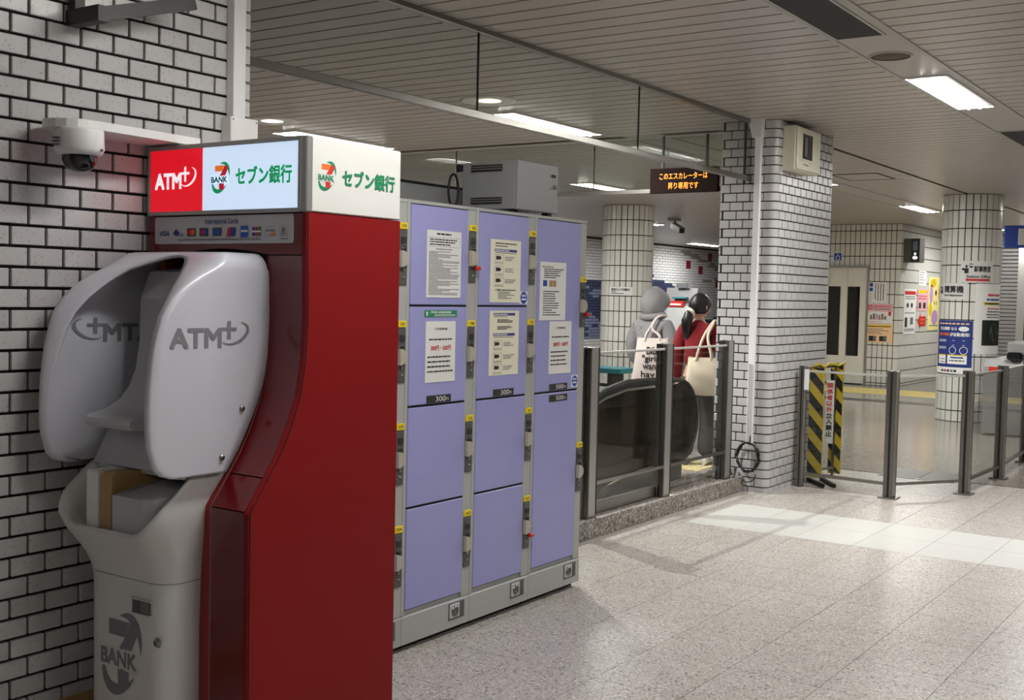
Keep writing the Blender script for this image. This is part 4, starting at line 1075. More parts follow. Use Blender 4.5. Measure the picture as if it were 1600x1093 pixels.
tail.tube([pt, tb, on_head(hc, hy, -.165, .012, -.12), on_head(hc, hy, -.155, .02, -.20), on_head(hc, hy, -.14, .022, -.265), on_head(hc, hy, -.13, .02, -.31)], [.026, .040, .050, .046, .034, .008], 'hair', 14)
tail.build('ponytail', w1)
sc_ = MB(); c0 = Vector(on_head(hc, hy, -.132, .002, -.045)); axd = (Vector(tb)-Vector(pt)).normalized(); sd_ = axd.cross(Vector((0, 0, 1))).normalized(); up_ = sd_.cross(axd)
sc_.tube([tuple(c0+.034*(math.cos(a)*sd_+math.sin(a)*up_)*(1+.1*math.sin(5*a))) for a in [2*math.pi*i/18 for i in range(18)]], .017, 'scrunchie', 8, closed=True).build('scrunchie', w1)
sw = MB()
ch = [[Q(0, 0, .90, (.135, .17), 'hem'), Q(-.01, 0, 1.0, (.135, .175)), Q(-.01, 0, 1.12, (.125, .17)), Q(-.005, 0, 1.235, (.11, .15), 'c'), Q(.0, 0, 1.30, (.065, .075)), Q(.008, 0, 1.345, (.055, .06))],
      [('j', 'c'), Q(0, .145, 1.26, .07), Q(-.03, .185, 1.08, .066), Q(0, .20, .90, .06), Q(.028, .20, .79, .042)],
      [('j', 'c'), Q(0, -.165, 1.26, .075), Q(-.035, -.225, 1.06, .072), Q(.06, -.20, 1.0, .062), Q(.145, -.175, .985, .045)]]
add_skin(sw, ch, 'sweater'); sw.build('sweater', w1)
tr_ = MB()
ch = [[Q(0, 0, .88, (.125, .16), 'p'), Q(0, 0, .80, (.125, .15), 'pp')],
      [('j', 'pp'), Q(.005, .09, .70, .105), Q(.015, .095, .46, .088), Q(-.045, .095, .20, .090), Q(-.06, .095, .06, .098)],
      [('j', 'pp'), Q(.02, -.09, .70, .105), Q(.09, -.09, .46, .088), Q(.065, -.09, .20, .090), Q(.055, -.09, .06, .098)]]
add_skin(tr_, ch, 'jeans'); tr_.build('trousers', w1)
def shoe(P, x, y, par):
    m = MB(); rows = []
    for (dx, hw, h) in ((-.09, .022, .045), (-.075, .034, .075), (-.02, .038, .082), (.04, .042, .06), (.10, .042, .042), (.145, .03, .032), (.16, .012, .024)):
        r_ = []
        for i in range(10):
            a = 2*math.pi*i/10; r_.append(P(x+dx, y+hw*math.cos(a), max(.002, h*.5+h*.5*math.sin(a)*1.1)))
        rows.append(r_)
    m.grid(rows, 'shoe', close=True); m.add(rows[0], [list(range(10))], 'shoe'); m.add(rows[-1], [list(range(10))], 'shoe')
    return m.build('shoe', par)
shoe(P, -.035, .095, w1); shoe(P, .08, -.09, w1)
def tote(name, P, cx, cy, ztop, w, h, mat, label, strap_top, tilt=0.0, lines=None, yawoff=0.0, flare=1.12, group=None):
    """flat cloth bag: panel across local y, normal local x"""
    t = thing(name, P(cx, cy, ztop-h), label, 'bag')
    def L(u, v, d):
        a = yawoff; return P(cx+d*math.cos(a)-u*math.sin(a), cy+u*math.cos(a)+d*math.sin(a)+tilt*v, ztop+v)
    rows = []
    for i in range(11):
        v = -h*i/10; ww = w*(1+(flare-1)*i/10)/2; th = .012+.045*math.sin(math.pi*min(1, i/10*.98+.02))
        if i == 10: th = .010
        row = []
        for j in range(24):
            a = 2*math.pi*j/24; c, s_ = math.cos(a), math.sin(a)
            cu = ww*(abs(c)**.6)*(1 if c > 0 else -1); dd = th*(abs(s_)**.8)*(1 if s_ > 0 else -1)
            row.append(L(cu, v+.006*math.sin(3*a+i)-(.01*(1-abs(c)) if i == 0 else 0), dd+.004*math.sin(i*1.3+j)))
        rows.append(row)
    m = MB().grid(rows, mat, close=True); m.add(rows[-1], [list(range(24))], mat); m.build('pouch', t)
    for d in (.018, -.018):
        for k in (0,):
            pts = [L(-w*.24, -.03, d*1.0), L(-w*.22, .03, d)]+[tuple(q) for q in strap_top]+[L(w*.22, .03, d), L(w*.24, -.03, d)]
            s = MB(); rr = []
            # smooth the strap
            for _ in range(2):
                np_ = [pts[0]]
                for a, b in zip(pts, pts[1:]): np_ += [tuple(Vector(a)*.75+Vector(b)*.25), tuple(Vector(a)*.25+Vector(b)*.75)]
                np_.append(pts[-1]); pts = np_
            s.tube([(q[0]+d*.3, q[1], q[2]) for q in pts], .011, mat, 6).build('strap', t)
    if lines:
        pr_ = Print(lambda u, v, d: L(-u, v, -(.012+.045*math.sin(math.pi*min(1, (-v/h)*.98+.02))*(max(0, 1-abs(u/(w*.56))**3.3))**.35)-.006-d))
        for (s, u0, v0, u1, v1) in lines: pr_.text(s, u0, v0, u1, v1, 'print', .03)
        pr_.build('lettering', t)
    return t
sh_ = P(-.02, -.155, 1.345); shb = P(-.085, -.16, 1.30)
tote('tote_bag', P, -.215, -.125, 1.01, .28, .345, 'canvas', 'cream canvas tote bag hanging from the shoulder of the woman in red', [P(-.17, -.13, 1.2), shb, sh_, P(.03, -.16, 1.33), sh_, P(-.095, -.145, 1.30), P(-.17, -.10, 1.2)], tilt=-.05, yawoff=.25)
# ---- woman in the grey hoodie
P = Pose((10.80, 5.64, 0), math.radians(-6), 1.05); Q = P.q
w2 = thing('person', tuple(P.at), 'person from behind in a grey hooded sweatshirt with the hood up', 'person')
body = MB(); LW, RW = (.12, .21, .86), (.16, -.22, .88)
ch = [[Q(0, 0, .86, .105, 'pel'), Q(0, 0, .98, .10), Q(-.005, 0, 1.13, .105), Q(0, 0, 1.26, .11, 'ch'), Q(.0, 0, 1.345, .055, 'nk'), Q(.015, 0, 1.44, .046)],
      [('j', 'pel'), Q(.0, .085, .80, .085), Q(.06, .09, .48, .055), Q(-.0, .09, .10, .038), Q(.04, .09, .035, .035), Q(.15, .10, .022, .03)],
      [('j', 'pel'), Q(.0, -.085, .80, .085), Q(.02, -.085, .48, .055), Q(-.10, -.085, .11, .038), Q(-.06, -.085, .035, .035), Q(.05, -.09, .022, .03)],
      [('j', 'ch'), Q(0, .15, 1.305, .052), Q(-.02, .22, 1.06, .042), Q(*LW, .026)], [('j', 'ch'), Q(0, -.15, 1.305, .052), Q(-.02, -.22, 1.06, .042), Q(*RW, .026)]]
add_skin(body, ch, 'skin')
for (lw, th) in ((LW, (1, 0, .3)), (RW, (1, 0, .3))):
    h_ = P(*lw)
    for c in hand_chains(h_, (.35, 0, -.9), th, .4, .92): add_skin(body, [c], 'skin', 1)
    add_skin(body, [[h_+(.024,), tuple(Vector(h_)+Vector((.018, 0, -.046)))+(.030,), tuple(Vector(h_)+Vector((.03, 0, -.077)))+(.028,)]], 'skin', 1)
hy = P.yaw-math.radians(18); hc = P(.03, 0, 1.495)
body.grid(head_verts(hc, .215, hy), 'skin', close=True); face(body, hc, hy); body.build('body', w2)
MB().grid(hair_cap((hc[0], hc[1], hc[2]+.01), .226, hy), 'hair', close=True).build('hair', w2)
hd = MB()
ch = [[Q(0, 0, .80, (.15, .185), 'hem'), Q(-.01, 0, .92, (.155, .20)), Q(-.015, 0, 1.08, (.145, .195)), Q(-.01, 0, 1.25, (.125, .165), 'c'), Q(.0, 0, 1.335, (.085, .09)), Q(.01, 0, 1.385, (.075, .075))],
      [('j', 'c'), Q(0, .17, 1.295, .082), Q(-.02, .235, 1.10, .08), Q(.04, .235, .95, .07), Q(.115, .212, .875, .045)],
      [('j', 'c'), Q(0, -.17, 1.295, .082), Q(-.02, -.235, 1.10, .08), Q(.05, -.235, .96, .07), Q(.15, -.222, .89, .045)]]
add_skin(hd, ch, 'hoodie'); hoodie = hd.build('hoodie', w2)
hh = MB(); R_ = []; m_ = 18; n_ = 30
for i in range(m_+1):
    row = []
    for j in range(n_):
        ph = 2*math.pi*j/n_; front = max(0, math.cos(ph)); th = math.radians(140-62*front**.6)*i/m_
        X, Y, Z = math.sin(th)*math.cos(ph), math.sin(th)*math.sin(ph), math.cos(th)
        w_ = 1+.025*math.sin(ph*5+th*4); pk = .02*math.exp(-(th/.5)**2)
        dn = .02*max(0, -Z)
        row.append(on_head((hc[0], hc[1], hc[2]+.005), hy, .142*X*w_+.03*front*(i/m_)-.008, .112*Y*w_, (.140+pk)*Z*w_-dn))
    R_.append(row)
hh.grid(R_, 'hoodie', close=True); ho = hh.build('hood', w2); ho.modifiers.new('thickness', 'SOLIDIFY').thickness = .018
nf = MB(); nf.tube([on_head(hc, hy, .10*math.cos(a)-.02, .115*math.sin(a), -.125+.014*math.cos(a)) for a in [2*math.pi*i/20 for i in range(20)]], .036, 'hoodie', 10, closed=True); nf.build('hood_roll', w2)
gl = Print(lambda u, v, d: P(-.155-d-.004*0, -u, v)); r4 = random.Random(4)
gp = MB()
for i in range(34):
    u = r4.uniform(.0, .15); v = 1.06+r4.uniform(0, .22)+u*.1
    a = r4.uniform(0, 3.1); l = r4.uniform(.006, .022); x = -.178+.03*(abs(u)/.17)**2+max(0, (v-1.14))*.22
    c_ = (x, u, v); e_ = (x, u+l*math.cos(a), v+l*math.sin(a))
    gp.tube([P(*c_), P(*e_)], .0035, 'steel_light', 4)
stuff(gp.build('glitter_marks', w2))
tr_ = MB()
ch = [[Q(0, 0, .88, (.125, .16), 'p'), Q(0, 0, .80, (.125, .15), 'pp')],
      [('j', 'pp'), Q(.03, .09, .70, .105), Q(.06, .095, .46, .088), Q(.015, .095, .20, .085), Q(.0, .095, .06, .085)],
      [('j', 'pp'), Q(.0, -.09, .70, .105), Q(.01, -.09, .46, .088), Q(-.07, -.09, .20, .085), Q(-.1, -.09, .07, .085)]]
add_skin(tr_, ch, 'grey_trouser'); tr_.build('trousers', w2)
shoe(P, .03, .095, w2); shoe(P, -.07, -.09, w2)
tote('tote_bag', P, -.225, -.155, 1.17, .30, .45, 'canvas_pink', 'pale pink tote bag with bold black words, on the grey hoodie',
     [P(-.19, -.10, 1.25), P(-.12, -.13, 1.37), P(-.01, -.14, 1.385), P(.04, -.14, 1.37), P(-.01, -.13, 1.385), P(-.125, -.12, 1.37), P(-.19, -.09, 1.25)], yawoff=.45, flare=1.35,
     lines=[('Bibl', -.05, -.16, .06, -.09), ('"girls', -.09, -.245, .07, -.17), ('wan', -.085, -.305, .04, -.262), ('hav', -.10, -.385, .03, -.325)])
# ================================================================= CEILING FIXTURES
def ceiling_light(x0, x1, y0, y1, label, group='recessed twin tube lights', lamp=LAMP_W):
    t = thing('ceiling_light', ((x0+x1)/2, (y0+y1)/2, CEIL-.012), label, 'light', group)
    f = MB(); z0, z1 = CEIL-.012, CEIL+.002; e = .016
    f.box((x0, y0, z0), (x1, y0+e, z1), 'white_plastic', .002).box((x0, y1-e, z0), (x1, y1, z1), 'white_plastic', .002).box((x0, y0+e, z0), (x0+e, y1-e, z1), 'white_plastic', .002).box((x1-e, y0+e, z0), (x1, y1-e, z1), 'white_plastic', .002)
    f.build('frame', t)
    MB().box((x0+e, y0+e, CEIL-.004), (x1-e, y1-e, CEIL+.001), 'white_panel').build('reflector', t)
    w = y1-y0
    for k in (.36, .64):
        MB().cyl((x0+.06, y0+w*k, CEIL-.018), .010, x1-x0-.12, 'tube_lit', 0, 10).build('tube', t)
    ld_ = bpy.data.lights.new('lamp', 'AREA'); ld_.shape = 'RECTANGLE'; ld_.size = x1-x0-2*e; ld_.size_y = w-2*e; ld_.energy = lamp; ld_.color = (1.0, .99, .965)
    lo = bpy.data.objects.new('lamp', ld_); COL.objects.link(lo); lo.parent = t; lo.location = (0, 0, .0065); W[lo.name] = Vector((0, 0, 0))
    return t
L0 = 8.67
for k, lb in ((0, 'bright twin tube light in the ceiling channel at upper right'), (-1, 'twin tube light in the ceiling channel above the cash machine'), (1, 'next twin tube light down the ceiling channel'), (2, 'far twin tube light in the ceiling channel past the column')):
    ceiling_light(L0+5.4*k-.72, L0+5.4*k+.72, 2.035, 2.325, lb, lamp=LAMP_W*(.5 if k == -1 else 1))
for x, lb in ((3.27, 'twin tube light in the ceiling row to the right of the viewer'), (8.67, 'twin tube light in the ceiling row beyond the right edge'), (-2.13, 'twin tube light in the ceiling row behind the viewer')): ceiling_light(x-.72, x+.72, -1.1, -.81, lb, lamp=LAMP_W*.55)
ceiling_light(7.97, 9.45, 5.50, 5.80, 'twin tube light behind the long hanging glass screen above the lockers', lamp=LAMP_W)
ceiling_light(13.45, 14.9, 8.02, 8.36, 'twin tube light seen beyond the far glass screen, above the left column')
ceiling_light(7.97, 9.45, 8.02, 8.36, 'twin tube light just above the lit sign of the cash machine')
ceiling_light(13.4, 14.85, 5.10, 5.40, 'twin tube light showing just right of the brick pillar')
ceiling_light(18.45, 19.85, 5.10, 5.40, 'twin tube light left of the tiled column with signs')
ceiling_light(23.7, 25.1, 5.10, 5.40, 'twin tube light over the poster wall, behind the right column')
ceiling_light(29.6, 31.2, 14.1, 14.5, 'small distant light near the mural wall')
ceiling_light(13.4, 14.85, 11.1, 11.4, 'twin tube light hidden by the lockers in the hall behind')
ceiling_light(20.4, 21.9, 11.2, 11.6, 'twin tube light in the hall behind the left column')
ceiling_light(24, 25.5, 13.4, 13.8, 'twin tube light over the mural')
for k, lb in ((0, 'dark mesh air vent at the top of the ceiling channel'), (1, 'second dark mesh air vent beyond the bright light')):
    x0, x1 = 5.42+5.36*k, 6.62+5.36*k
    t = thing('air_vent', ((x0+x1)/2, 2.18, CEIL-.01), lb, 'vent', 'ceiling air vents')
    f = MB(); z0, z1 = CEIL-.008, CEIL+.002
    f.box((x0, 2.035, z0), (x1, 2.05, z1), 'ceiling_metal').box((x0, 2.31, z0), (x1, 2.325, z1), 'ceiling_metal').box((x0, 2.05, z0), (x0+.02, 2.31, z1), 'ceiling_metal').box((x1-.02, 2.05, z0), (x1, 2.31, z1), 'ceiling_metal').build('frame', t)
    m = MB()
    for i in range(46):
        x = x0+.025+(x1-x0-.05)*i/45; m.box((x-.005, 2.05, CEIL-.006), (x+.005, 2.31, CEIL), 'vent_dark')
    m.box((x0+.02, 2.05, CEIL-.0035), (x1-.02, 2.31, CEIL), 'dark')
    stuff(m.build('mesh_bars', t))
t = thing('ceiling_speaker', (7.2, 2.185, CEIL-.01), 'round ceiling speaker between the vent and the bright light', 'speaker')
MB().lathe([(.118, -.010), (.128, -.010), (.132, -.002), (.132, .004)], (7.2, 2.185, CEIL), 'ceiling_metal', 32).build('ring', t)
MB().lathe([(0, -.006), (.118, -.006), (.119, 0)], (7.2, 2.185, CEIL), 'speaker', 32).build('grille', t)
def downlight(x, y, lb):
    t = thing('downlight', (x, y, CEIL-.02), lb, 'light', 'round downlights')
    MB().lathe([(.10, -.006), (.20, -.016), (.215, -.006), (.215, .004)], (x, y, CEIL), 'white_panel', 36).build('ring', t)
    MB().lathe([(0, .001), (.06, .0), (.10, -.007)], (x, y, CEIL-.002), 'down_lit', 28).build('bulb', t)
    ld_ = bpy.data.lights.new('lamp', 'SPOT'); ld_.energy = 340; ld_.spot_size = math.radians(128); ld_.spot_blend = .5; ld_.shadow_soft_size = .018; ld_.color = (1.0, .98, .94)
    lo = bpy.data.objects.new('lamp', ld_); COL.objects.link(lo); lo.parent = t; lo.location = (0, 0, -.01)
downlight(7.41, 5.36, 'round downlight under the glass screen above the lockers'); downlight(7.42, 7.76, 'round downlight by the corner of the brick wall')
t = thing('bullet_camera', (20.2, 10.15, 2.9), 'small grey bullet security camera hanging from the ceiling near the orange display', 'camera')
MB().box((20.1, 10.05, CEIL-.05), (20.3, 10.25, CEIL+.01), 'cab_grey', .01).bar((20.2, 10.15, CEIL-.04), (20.15, 10.1, 2.98), .04, .04, 'cab_grey').build('mount', t)
MB().bar((20.25, 10.2, 3.02), (19.95, 9.86, 2.90), .11, .11, 'cab_grey').bar((19.96, 9.87, 2.905), (19.93, 9.84, 2.893), .085, .085, 'black').build('body', t)
t = thing('ceiling_hatch', (14.05, 4.53, CEIL-.01), 'square access hatch outline in the slatted ceiling beyond the pillar', 'hatch')
f = MB()
for lo, hi in (((13.68, 4.26, CEIL-.006), (14.42, 4.28, CEIL+.001)), ((13.68, 4.80, CEIL-.006), (14.42, 4.82, CEIL+.001)), ((13.68, 4.28, CEIL-.006), (13.70, 4.80, CEIL+.001)), ((14.40, 4.28, CEIL-.006), (14.42, 4.80, CEIL+.001))): f.box(lo, hi, 'dark')
f.build('frame', t); MB().box((13.70, 4.28, CEIL-.003), (14.40, 4.80, CEIL+.001), 'slat').build('panel', t)
# ================================================================= TILED COLUMNS
def column(cx, cy, r, zoff, label, vis):
    t = thing('tiled_column', (cx, cy, 0), label, 'column')
    MB().cyl((cx, cy, 0), r-.012, CEIL+.012, 'joint', 2, 54).build('core', t)
    n = 27; da = 360/n; h = .2525; rest_ = MB(); shapes = {}
    def tile(z0, z1):
        m = MB(); rows = []
        a0, a1 = math.radians(-da/2+.95), math.radians(da/2-.95)
        o = [(r*math.cos(a0+(a1-a0)*i/3), r*math.sin(a0+(a1-a0)*i/3)) for i in range(4)]
        q = [((r-.015)*math.cos(a0+(a1-a0)*i/3), (r-.015)*math.sin(a0+(a1-a0)*i/3)) for i in range(4)]
        m.prism(o+q[::-1], 2, z0, z1, 'tile_white'); return m
    for k in range(-1, 14):
        z0 = zoff+h*k; z1 = z0+h; z0 = max(z0, 0); z1 = min(z1, CEIL)
        if z1-z0 < .02: continue
        key = round(z1-z0, 3)
        if key not in shapes: shapes[key] = tile(.007, z1-z0-.007).mesh('tile', (0, 0, 0))[0]
        for i in range(n):
            a = da*i
            if vis[0] <= a <= vis[1]:
                o = put('tile', shapes[key], (cx, cy, z0), t); o.rotation_euler = (0, 0, math.radians(a))
            else:
                c, s = math.cos(math.radians(a)), math.sin(math.radians(a)); g = tile(z0+.007, z1-.007)
                rest_.add([(cx+x*c-y*s, cy+x*s+y*c, z) for x, y, z in g.v], g.f, 'tile_white')
    stuff(rest_.build('tiles', t))
    return t
column(17.3, 9.55, .43, .125, 'white tiled round column on the left, behind the two women', (105, 285))
column(17.15, 3.97, .40, .152, 'white tiled round column on the right carrying signs and posters', (90, 285))
AM = [(100, 99), (122, 121.7), (173.5, 174.7), (187, 189.4), (198, 201.8), (230, 237.5), (268, 270)]
def curved(name, cx, cy, r, a0, a1, z0, z1, mat, label, cat='sign', group=None):
    am = (lambda a: interp(a, AM)) if r == .40 else (lambda a: a)
    a0, a1 = am(a0), am(a1)
    t = thing(name, (cx+r*math.cos(math.radians((a0+a1)/2)), cy+r*math.sin(math.radians((a0+a1)/2)), z0), label, cat, group)
    m = MB(); n = 24; rows = []
    for (rr) in (r+.001, r+.006): rows.append([(cx+rr*math.cos(math.radians(a0+(a1-a0)*i/n)), cy+rr*math.sin(math.radians(a0+(a1-a0)*i/n))) for i in range(n+1)])
    m.prism(rows[0]+rows[1][::-1], 2, z0, z1, mat); m.build('sheet', t)
    dr = drum(cx, cy, r+.006)
    return t, Print(lambda a, b, d: dr(am(a), b, .0022+d*2))
R5 = random.Random(21)
CR = (17.15, 3.97, .40)
t, p = curved('notice', 17.3, 9.55, .43, 168, 222, 1.65, 1.79, 'paper', 'white camera notice on the left tiled column')
p.text('監視カメラ作動中', 174, 1.725, 216, 1.768, 'print', .03); p.scrawl(174, 186, 1.70, .012, 'print_grey', R5, word=(60, 160)); p.rect(174, 1.675, 203, 1.688, 'print_grey', 4); p.build('print', t)
t, p = curved('office_sign', *CR, 173.5, 230, 1.935, 2.23, 'white_panel', 'white station office sign with a red arrow on the right column')
p.text('駅事務室', 196, 2.08, 225, 2.16, 'print', .03); p.text('Station Office', 184, 1.998, 225, 2.035, 'print', .03)
p.rect(186, 1.955, 224, 1.985, 'print_red', 6); p.poly([(186.2, 1.945), (186.2, 1.995), (182, 1.97)], 'print_red')
p.rect(180, 2.06, 187, 2.13, 'print', 2); p.disc(183.5, 2.155, 2.0, .02, 'print', 12); p.rect(176, 2.10, 180, 2.13, 'print'); p.disc(191, 2.165, 3, .032, 'print', 14); p.up(); p.rect(189, 2.16, 193, 2.18, 'print_white'); p.build('print', t)
t, p = curved('fare_sign', *CR, 124, 187, 1.695, 1.925, 'white_panel', 'white fare adjustment sign on the right column, left of the tall notice')
p.text('精算機', 140, 1.79, 180, 1.885, 'print', .03); p.text('Fare Adjustment', 140, 1.735, 179, 1.768, 'print', .03); p.rect(126, 1.78, 131, 1.83, 'print'); p.disc(128.5, 1.86, 2.2, .022, 'print', 10); p.rect(132, 1.77, 134, 1.87, 'print'); p.build('print', t)
t, p = curved('poster', *CR, 122, 198, .665, 1.404, 'poster_navy', 'dark blue poster with white lettering low on the right column', 'poster')
p.rect(122, .665, 198, .755, 'paper', 10); p.up()
p.text('名古屋駅', 132, 1.27, 157, 1.315, 'print_white', .03); p.text('なら', 160, 1.27, 171, 1.312, 'print_white', .03); p.disc(183, 1.29, 9, .035, 'print_white', 20); p.text('が自動適用!', 158, 1.185, 193, 1.235, 'print_white', .03); p.text('乗車券類', 130, 1.19, 156, 1.232, 'print_orange', .03)
for u in range(130, 190, 8): p.rect(u, 1.35, u+6, 1.37, 'peach')
for b in (1.13, 1.11, 1.03, 1.01): p.rect(130, b, 150, b+.008, 'print_white', 3)
p.swoosh(172, .0, 1, 1, 0, 0, 1, 0, 0, 'print_white', 1)
for (u, v) in ((164, .99), (184, .99)):
    P_ = []
    for i in range(25):
        a = 2*math.pi*i/24
        for k in (1, .86): P_.append((u+7*k*math.cos(a), v+.055*k*math.sin(a)))
    p.poly(P_, 'print_white', [[2*i, 2*i+1, 2*i+3, 2*i+2] for i in range(24)])
p.frame(163, 1.06, 186, 1.13, .006, 'print_white')
p.rect(130, .80, 150, .93, 'print_white', 3); p.rect(154, .80, 190, .93, 'print_white', 5); p.up(); p.rect(130, .915, 150, .93, 'yellow', 3); p.rect(154, .915, 190, .93, 'yellow', 5); p.rect(160, .88, 184, .90, 'print_blue', 4); p.rect(158, .84, 186, .855, 'print', 4); p.rect(136, .86, 148, .87, 'print', 2); p.rect(136, .82, 148, .83, 'print', 2)
for i, c_ in enumerate(('print', 'print_red', 'print', 'print_grey', 'print')): p.rect(140+7*i, .69, 145+7*i, .72, c_)
p.build('print', t)
t, p = curved('notice', *CR, 200, 268, .95, 1.92, 'paper', 'tall white notice with a photograph of a hand on the right column', 'notice')
for (b, h_, c_, u0, u1) in ((1.75, .03, 'print_red', 222, 262), (1.69, .025, 'print_blue', 220, 262), (1.63, .035, 'yellow', 214, 264), (1.57, .015, 'print_red', 222, 262), (1.53, .015, 'print', 222, 262), (1.49, .015, 'print', 220, 262), (1.455, .012, 'print', 222, 262)):
    q = u0
    if c_ == 'yellow': p.rect(u0, b, u1, b+h_, c_, 6); p.up(); p.rect(u0+3, b+.008, u1-3, b+h_-.008, 'print', 6)
    else:
        while q < u1: w_ = R5.uniform(2, 6); p.rect(q, b, min(q+w_, u1), b+h_, c_); q += w_+1
p.rect(213, 1.07, 266, 1.42, 'photo_dark', 8); p.up(); p.disc(240, 1.25, 12, .12, 'lock_dark', 20); p.poly([(213, 1.07), (245, 1.07), (238, 1.12), (225, 1.15), (213, 1.19)], 'brown'); p.build('print', t)
# ================================================================= FAR WALL: DOOR, POSTERS
XW = 22.70
t = struct(thing('door_1', (XW, 7.56, 0), None, None))
MB().box((XW-.05, 7.135, 0), (XW+.05, 7.175, 2.34), 'steel_light', .004).box((XW-.05, 7.95, 0), (XW+.05, 7.99, 2.34), 'steel_light', .004).box((XW-.06, 7.135, 2.30), (XW+.05, 7.99, 2.345), 'steel_light', .004).build('door_frame', t)
for a, b in ((7.178, 7.560), (7.566, 7.948)):
    l = MB().box((XW-.02, a, .02), (XW+.03, b, 2.298), 'door_paint', .004).build('door_leaf', t)
    MB().box((XW-.026, a+.13, .56), (XW-.018, b-.01, 1.925), 'dome', .004).build('door_window', l)
def wall_poster(face, c0, c1, z0, z1, mat, label, cat='poster', group=None):
    if face == 'x':
        t = thing('poster', (XW-.003, (c0+c1)/2, z0), label, cat, group); MB().box((XW-.008, c0, z0), (XW-.001, c1, z1), mat).build('sheet', t); return t, Print(FRONT(XW-.008)), -c1, -c0
    t = thing('poster', ((c0+c1)/2, 6.537, z0), label, cat, group); MB().box((c0, 6.532, z0), (c1, 6.539, z1), mat).build('sheet', t); return t, Print(SIDE(6.532)), c0, c1
t, p, u0, u1 = wall_poster('x', 6.79, 7.156, 1.61, 2.02, 'paper', 'white poster with two blue squares beside the station door', 'poster')
w = u1-u0
for i in range(2): p.rect(u0+w*.08, 1.93-.09*i, u0+w*.26, 2.0-.09*i, 'signblue')
for i in range(5): p.rect(u0+w*.13, 1.63+.04*i, u0+w*.18, 1.645+.04*i, 'print')
for k in (.38, .52, .66, .80): p.rect(u0+w*k, 1.64+R5.uniform(0, .06), u0+w*(k+.05), 1.99, 'print_grey')
p.build('print', t)
t, p, u0, u1 = wall_poster('x', 6.661, 7.176, 1.217, 1.595, 'paper', 'pale pink recycling poster in the middle of the stack beside the door')
w = u1-u0; p.rect(u0, 1.45, u1, 1.595, 'pink'); p.up()
P_ = []
for i in range(25):
    a = 2*math.pi*i/24
    for k in (1, .6): P_.append((u0+.08+.045*k*math.cos(a), 1.53+.045*k*math.sin(a)))
p.poly(P_, 'print_red', [[2*i, 2*i+1, 2*i+3, 2*i+2] for i in range(24)]); p.scrawl(u0+.15, u1-.04, 1.54, .016, 'print_red', R5); p.scrawl(u0+.15, u1-.04, 1.49, .016, 'print_grey', R5)
for i in range(6): p.rect(u0+.08+.055*i, 1.29, u0+.12+.055*i, 1.35+R5.uniform(0, .06), R5.choice(('print_grey', 'brown', 'print', 'lilac')))
p.rect(u1-.08, 1.37, u1-.03, 1.45, 'print_red'); p.rect(u0+.03, 1.24, u1-.2, 1.255, 'pink'); p.build('print', t)
t, p, u0, u1 = wall_poster('x', 6.655, 7.17, .845, 1.21, 'peach', 'peach coloured poster with two small photos at the bottom of the stack')
p.rect(u0+.02, 1.14, u1-.02, 1.18, 'yellow'); p.up(); p.scrawl(u0+.04, u1-.04, 1.15, .016, 'print', R5)
for b in (1.10, 1.07, 1.04, 1.01): p.scrawl(u0+.03, u1-.05, b, .012, 'print_grey', R5, fill=R5.uniform(.5, 1))
for k in (.12, .52): p.rect(u0+(u1-u0)*k, .87, u0+(u1-u0)*(k+.28), .97, 'photo_dark'); p.up(); p.rect(u0+(u1-u0)*(k+.17), .88, u0+(u1-u0)*(k+.27), .96, 'print_grey')
p.build('print', t)
t, p, u0, u1 = wall_poster('x', 7.69, 7.87, 2.42, 2.60, 'paper', 'small blue and white elevator sign above the door', 'sign')
p.rect(u0+.015, 2.435, u1-.015, 2.585, 'signblue'); p.up(); p.frame(u0+.05, 2.45, u1-.05, 2.53, .012, 'print_white'); p.rect(u0+.08, 2.545, u1-.08, 2.57, 'print_white'); p.build('print', t)
t, p, u0, u1 = wall_poster('y', 22.99, 23.8, 1.01, 1.90, 'paper', 'tall narrow white poster with a red heading near the wall corner')
w = u1-u0; p.rect(u0+.02, 1.79, u1-.02, 1.86, 'print_red'); 
for b in (1.74, 1.70, 1.42, 1.10, 1.07): p.scrawl(u0+.06, u1-.06, b, .02, 'print_grey', R5)
for k in (.2, .55): p.disc(u0+w*(k+.1), 1.58, w*.09, .05, 'print', 12)
p.rect(u0+.08, 1.15, u0+.25, 1.34, 'print'); p.rect(u0+.45, 1.2, u0+.65, 1.34, 'print_grey'); p.build('print', t)
t, p, u0, u1 = wall_poster('y', 23.92, 24.66, 1.47, 1.905, 'pink', 'small pink poster with a yellow heading beside the narrow white one')
w = u1-u0; p.rect(u0+.04, 1.83, u1-.04, 1.89, 'yellow'); p.scrawl(u0+.06, u1-.06, 1.76, .02, 'print_red', R5); p.scrawl(u0+.06, u1-.06, 1.71, .02, 'print_red', R5); p.rect(u0+.1, 1.52, u0+.27, 1.64, 'photo_dark'); p.rect(u0+.42, 1.52, u0+.6, 1.64, 'photo_dark'); p.build('print', t)
t, p, u0, u1 = wall_poster('y', 23.96, 24.5, 1.98, 2.28, 'paper', 'small plain white notice above the pink poster', 'notice')
for b in (2.24, 2.19, 2.14, 2.09, 2.03): p.scrawl(u0+.05, u1-.06, b, .018, 'print_grey', R5, fill=R5.uniform(.5, 1))
p.build('print', t)
t = thing('arrow_sign', (24.3, 6.53, 1.12), 'red arrow shaped sticker pointing left on the tiled wall', 'sign')
MB().prism([(23.98, 1.26), (24.2, 1.42), (24.2, 1.36), (24.58, 1.36), (24.58, 1.16), (24.2, 1.16), (24.2, 1.10)], 1, 6.533, 6.539, 'print_red').build('sheet', t)
p = Print(SIDE(6.533)); p.scrawl(24.18, 24.55, 1.28, .03, 'print_orange', R5); p.scrawl(24.18, 24.5, 1.21, .03, 'print_orange', R5); p.build('print', t)
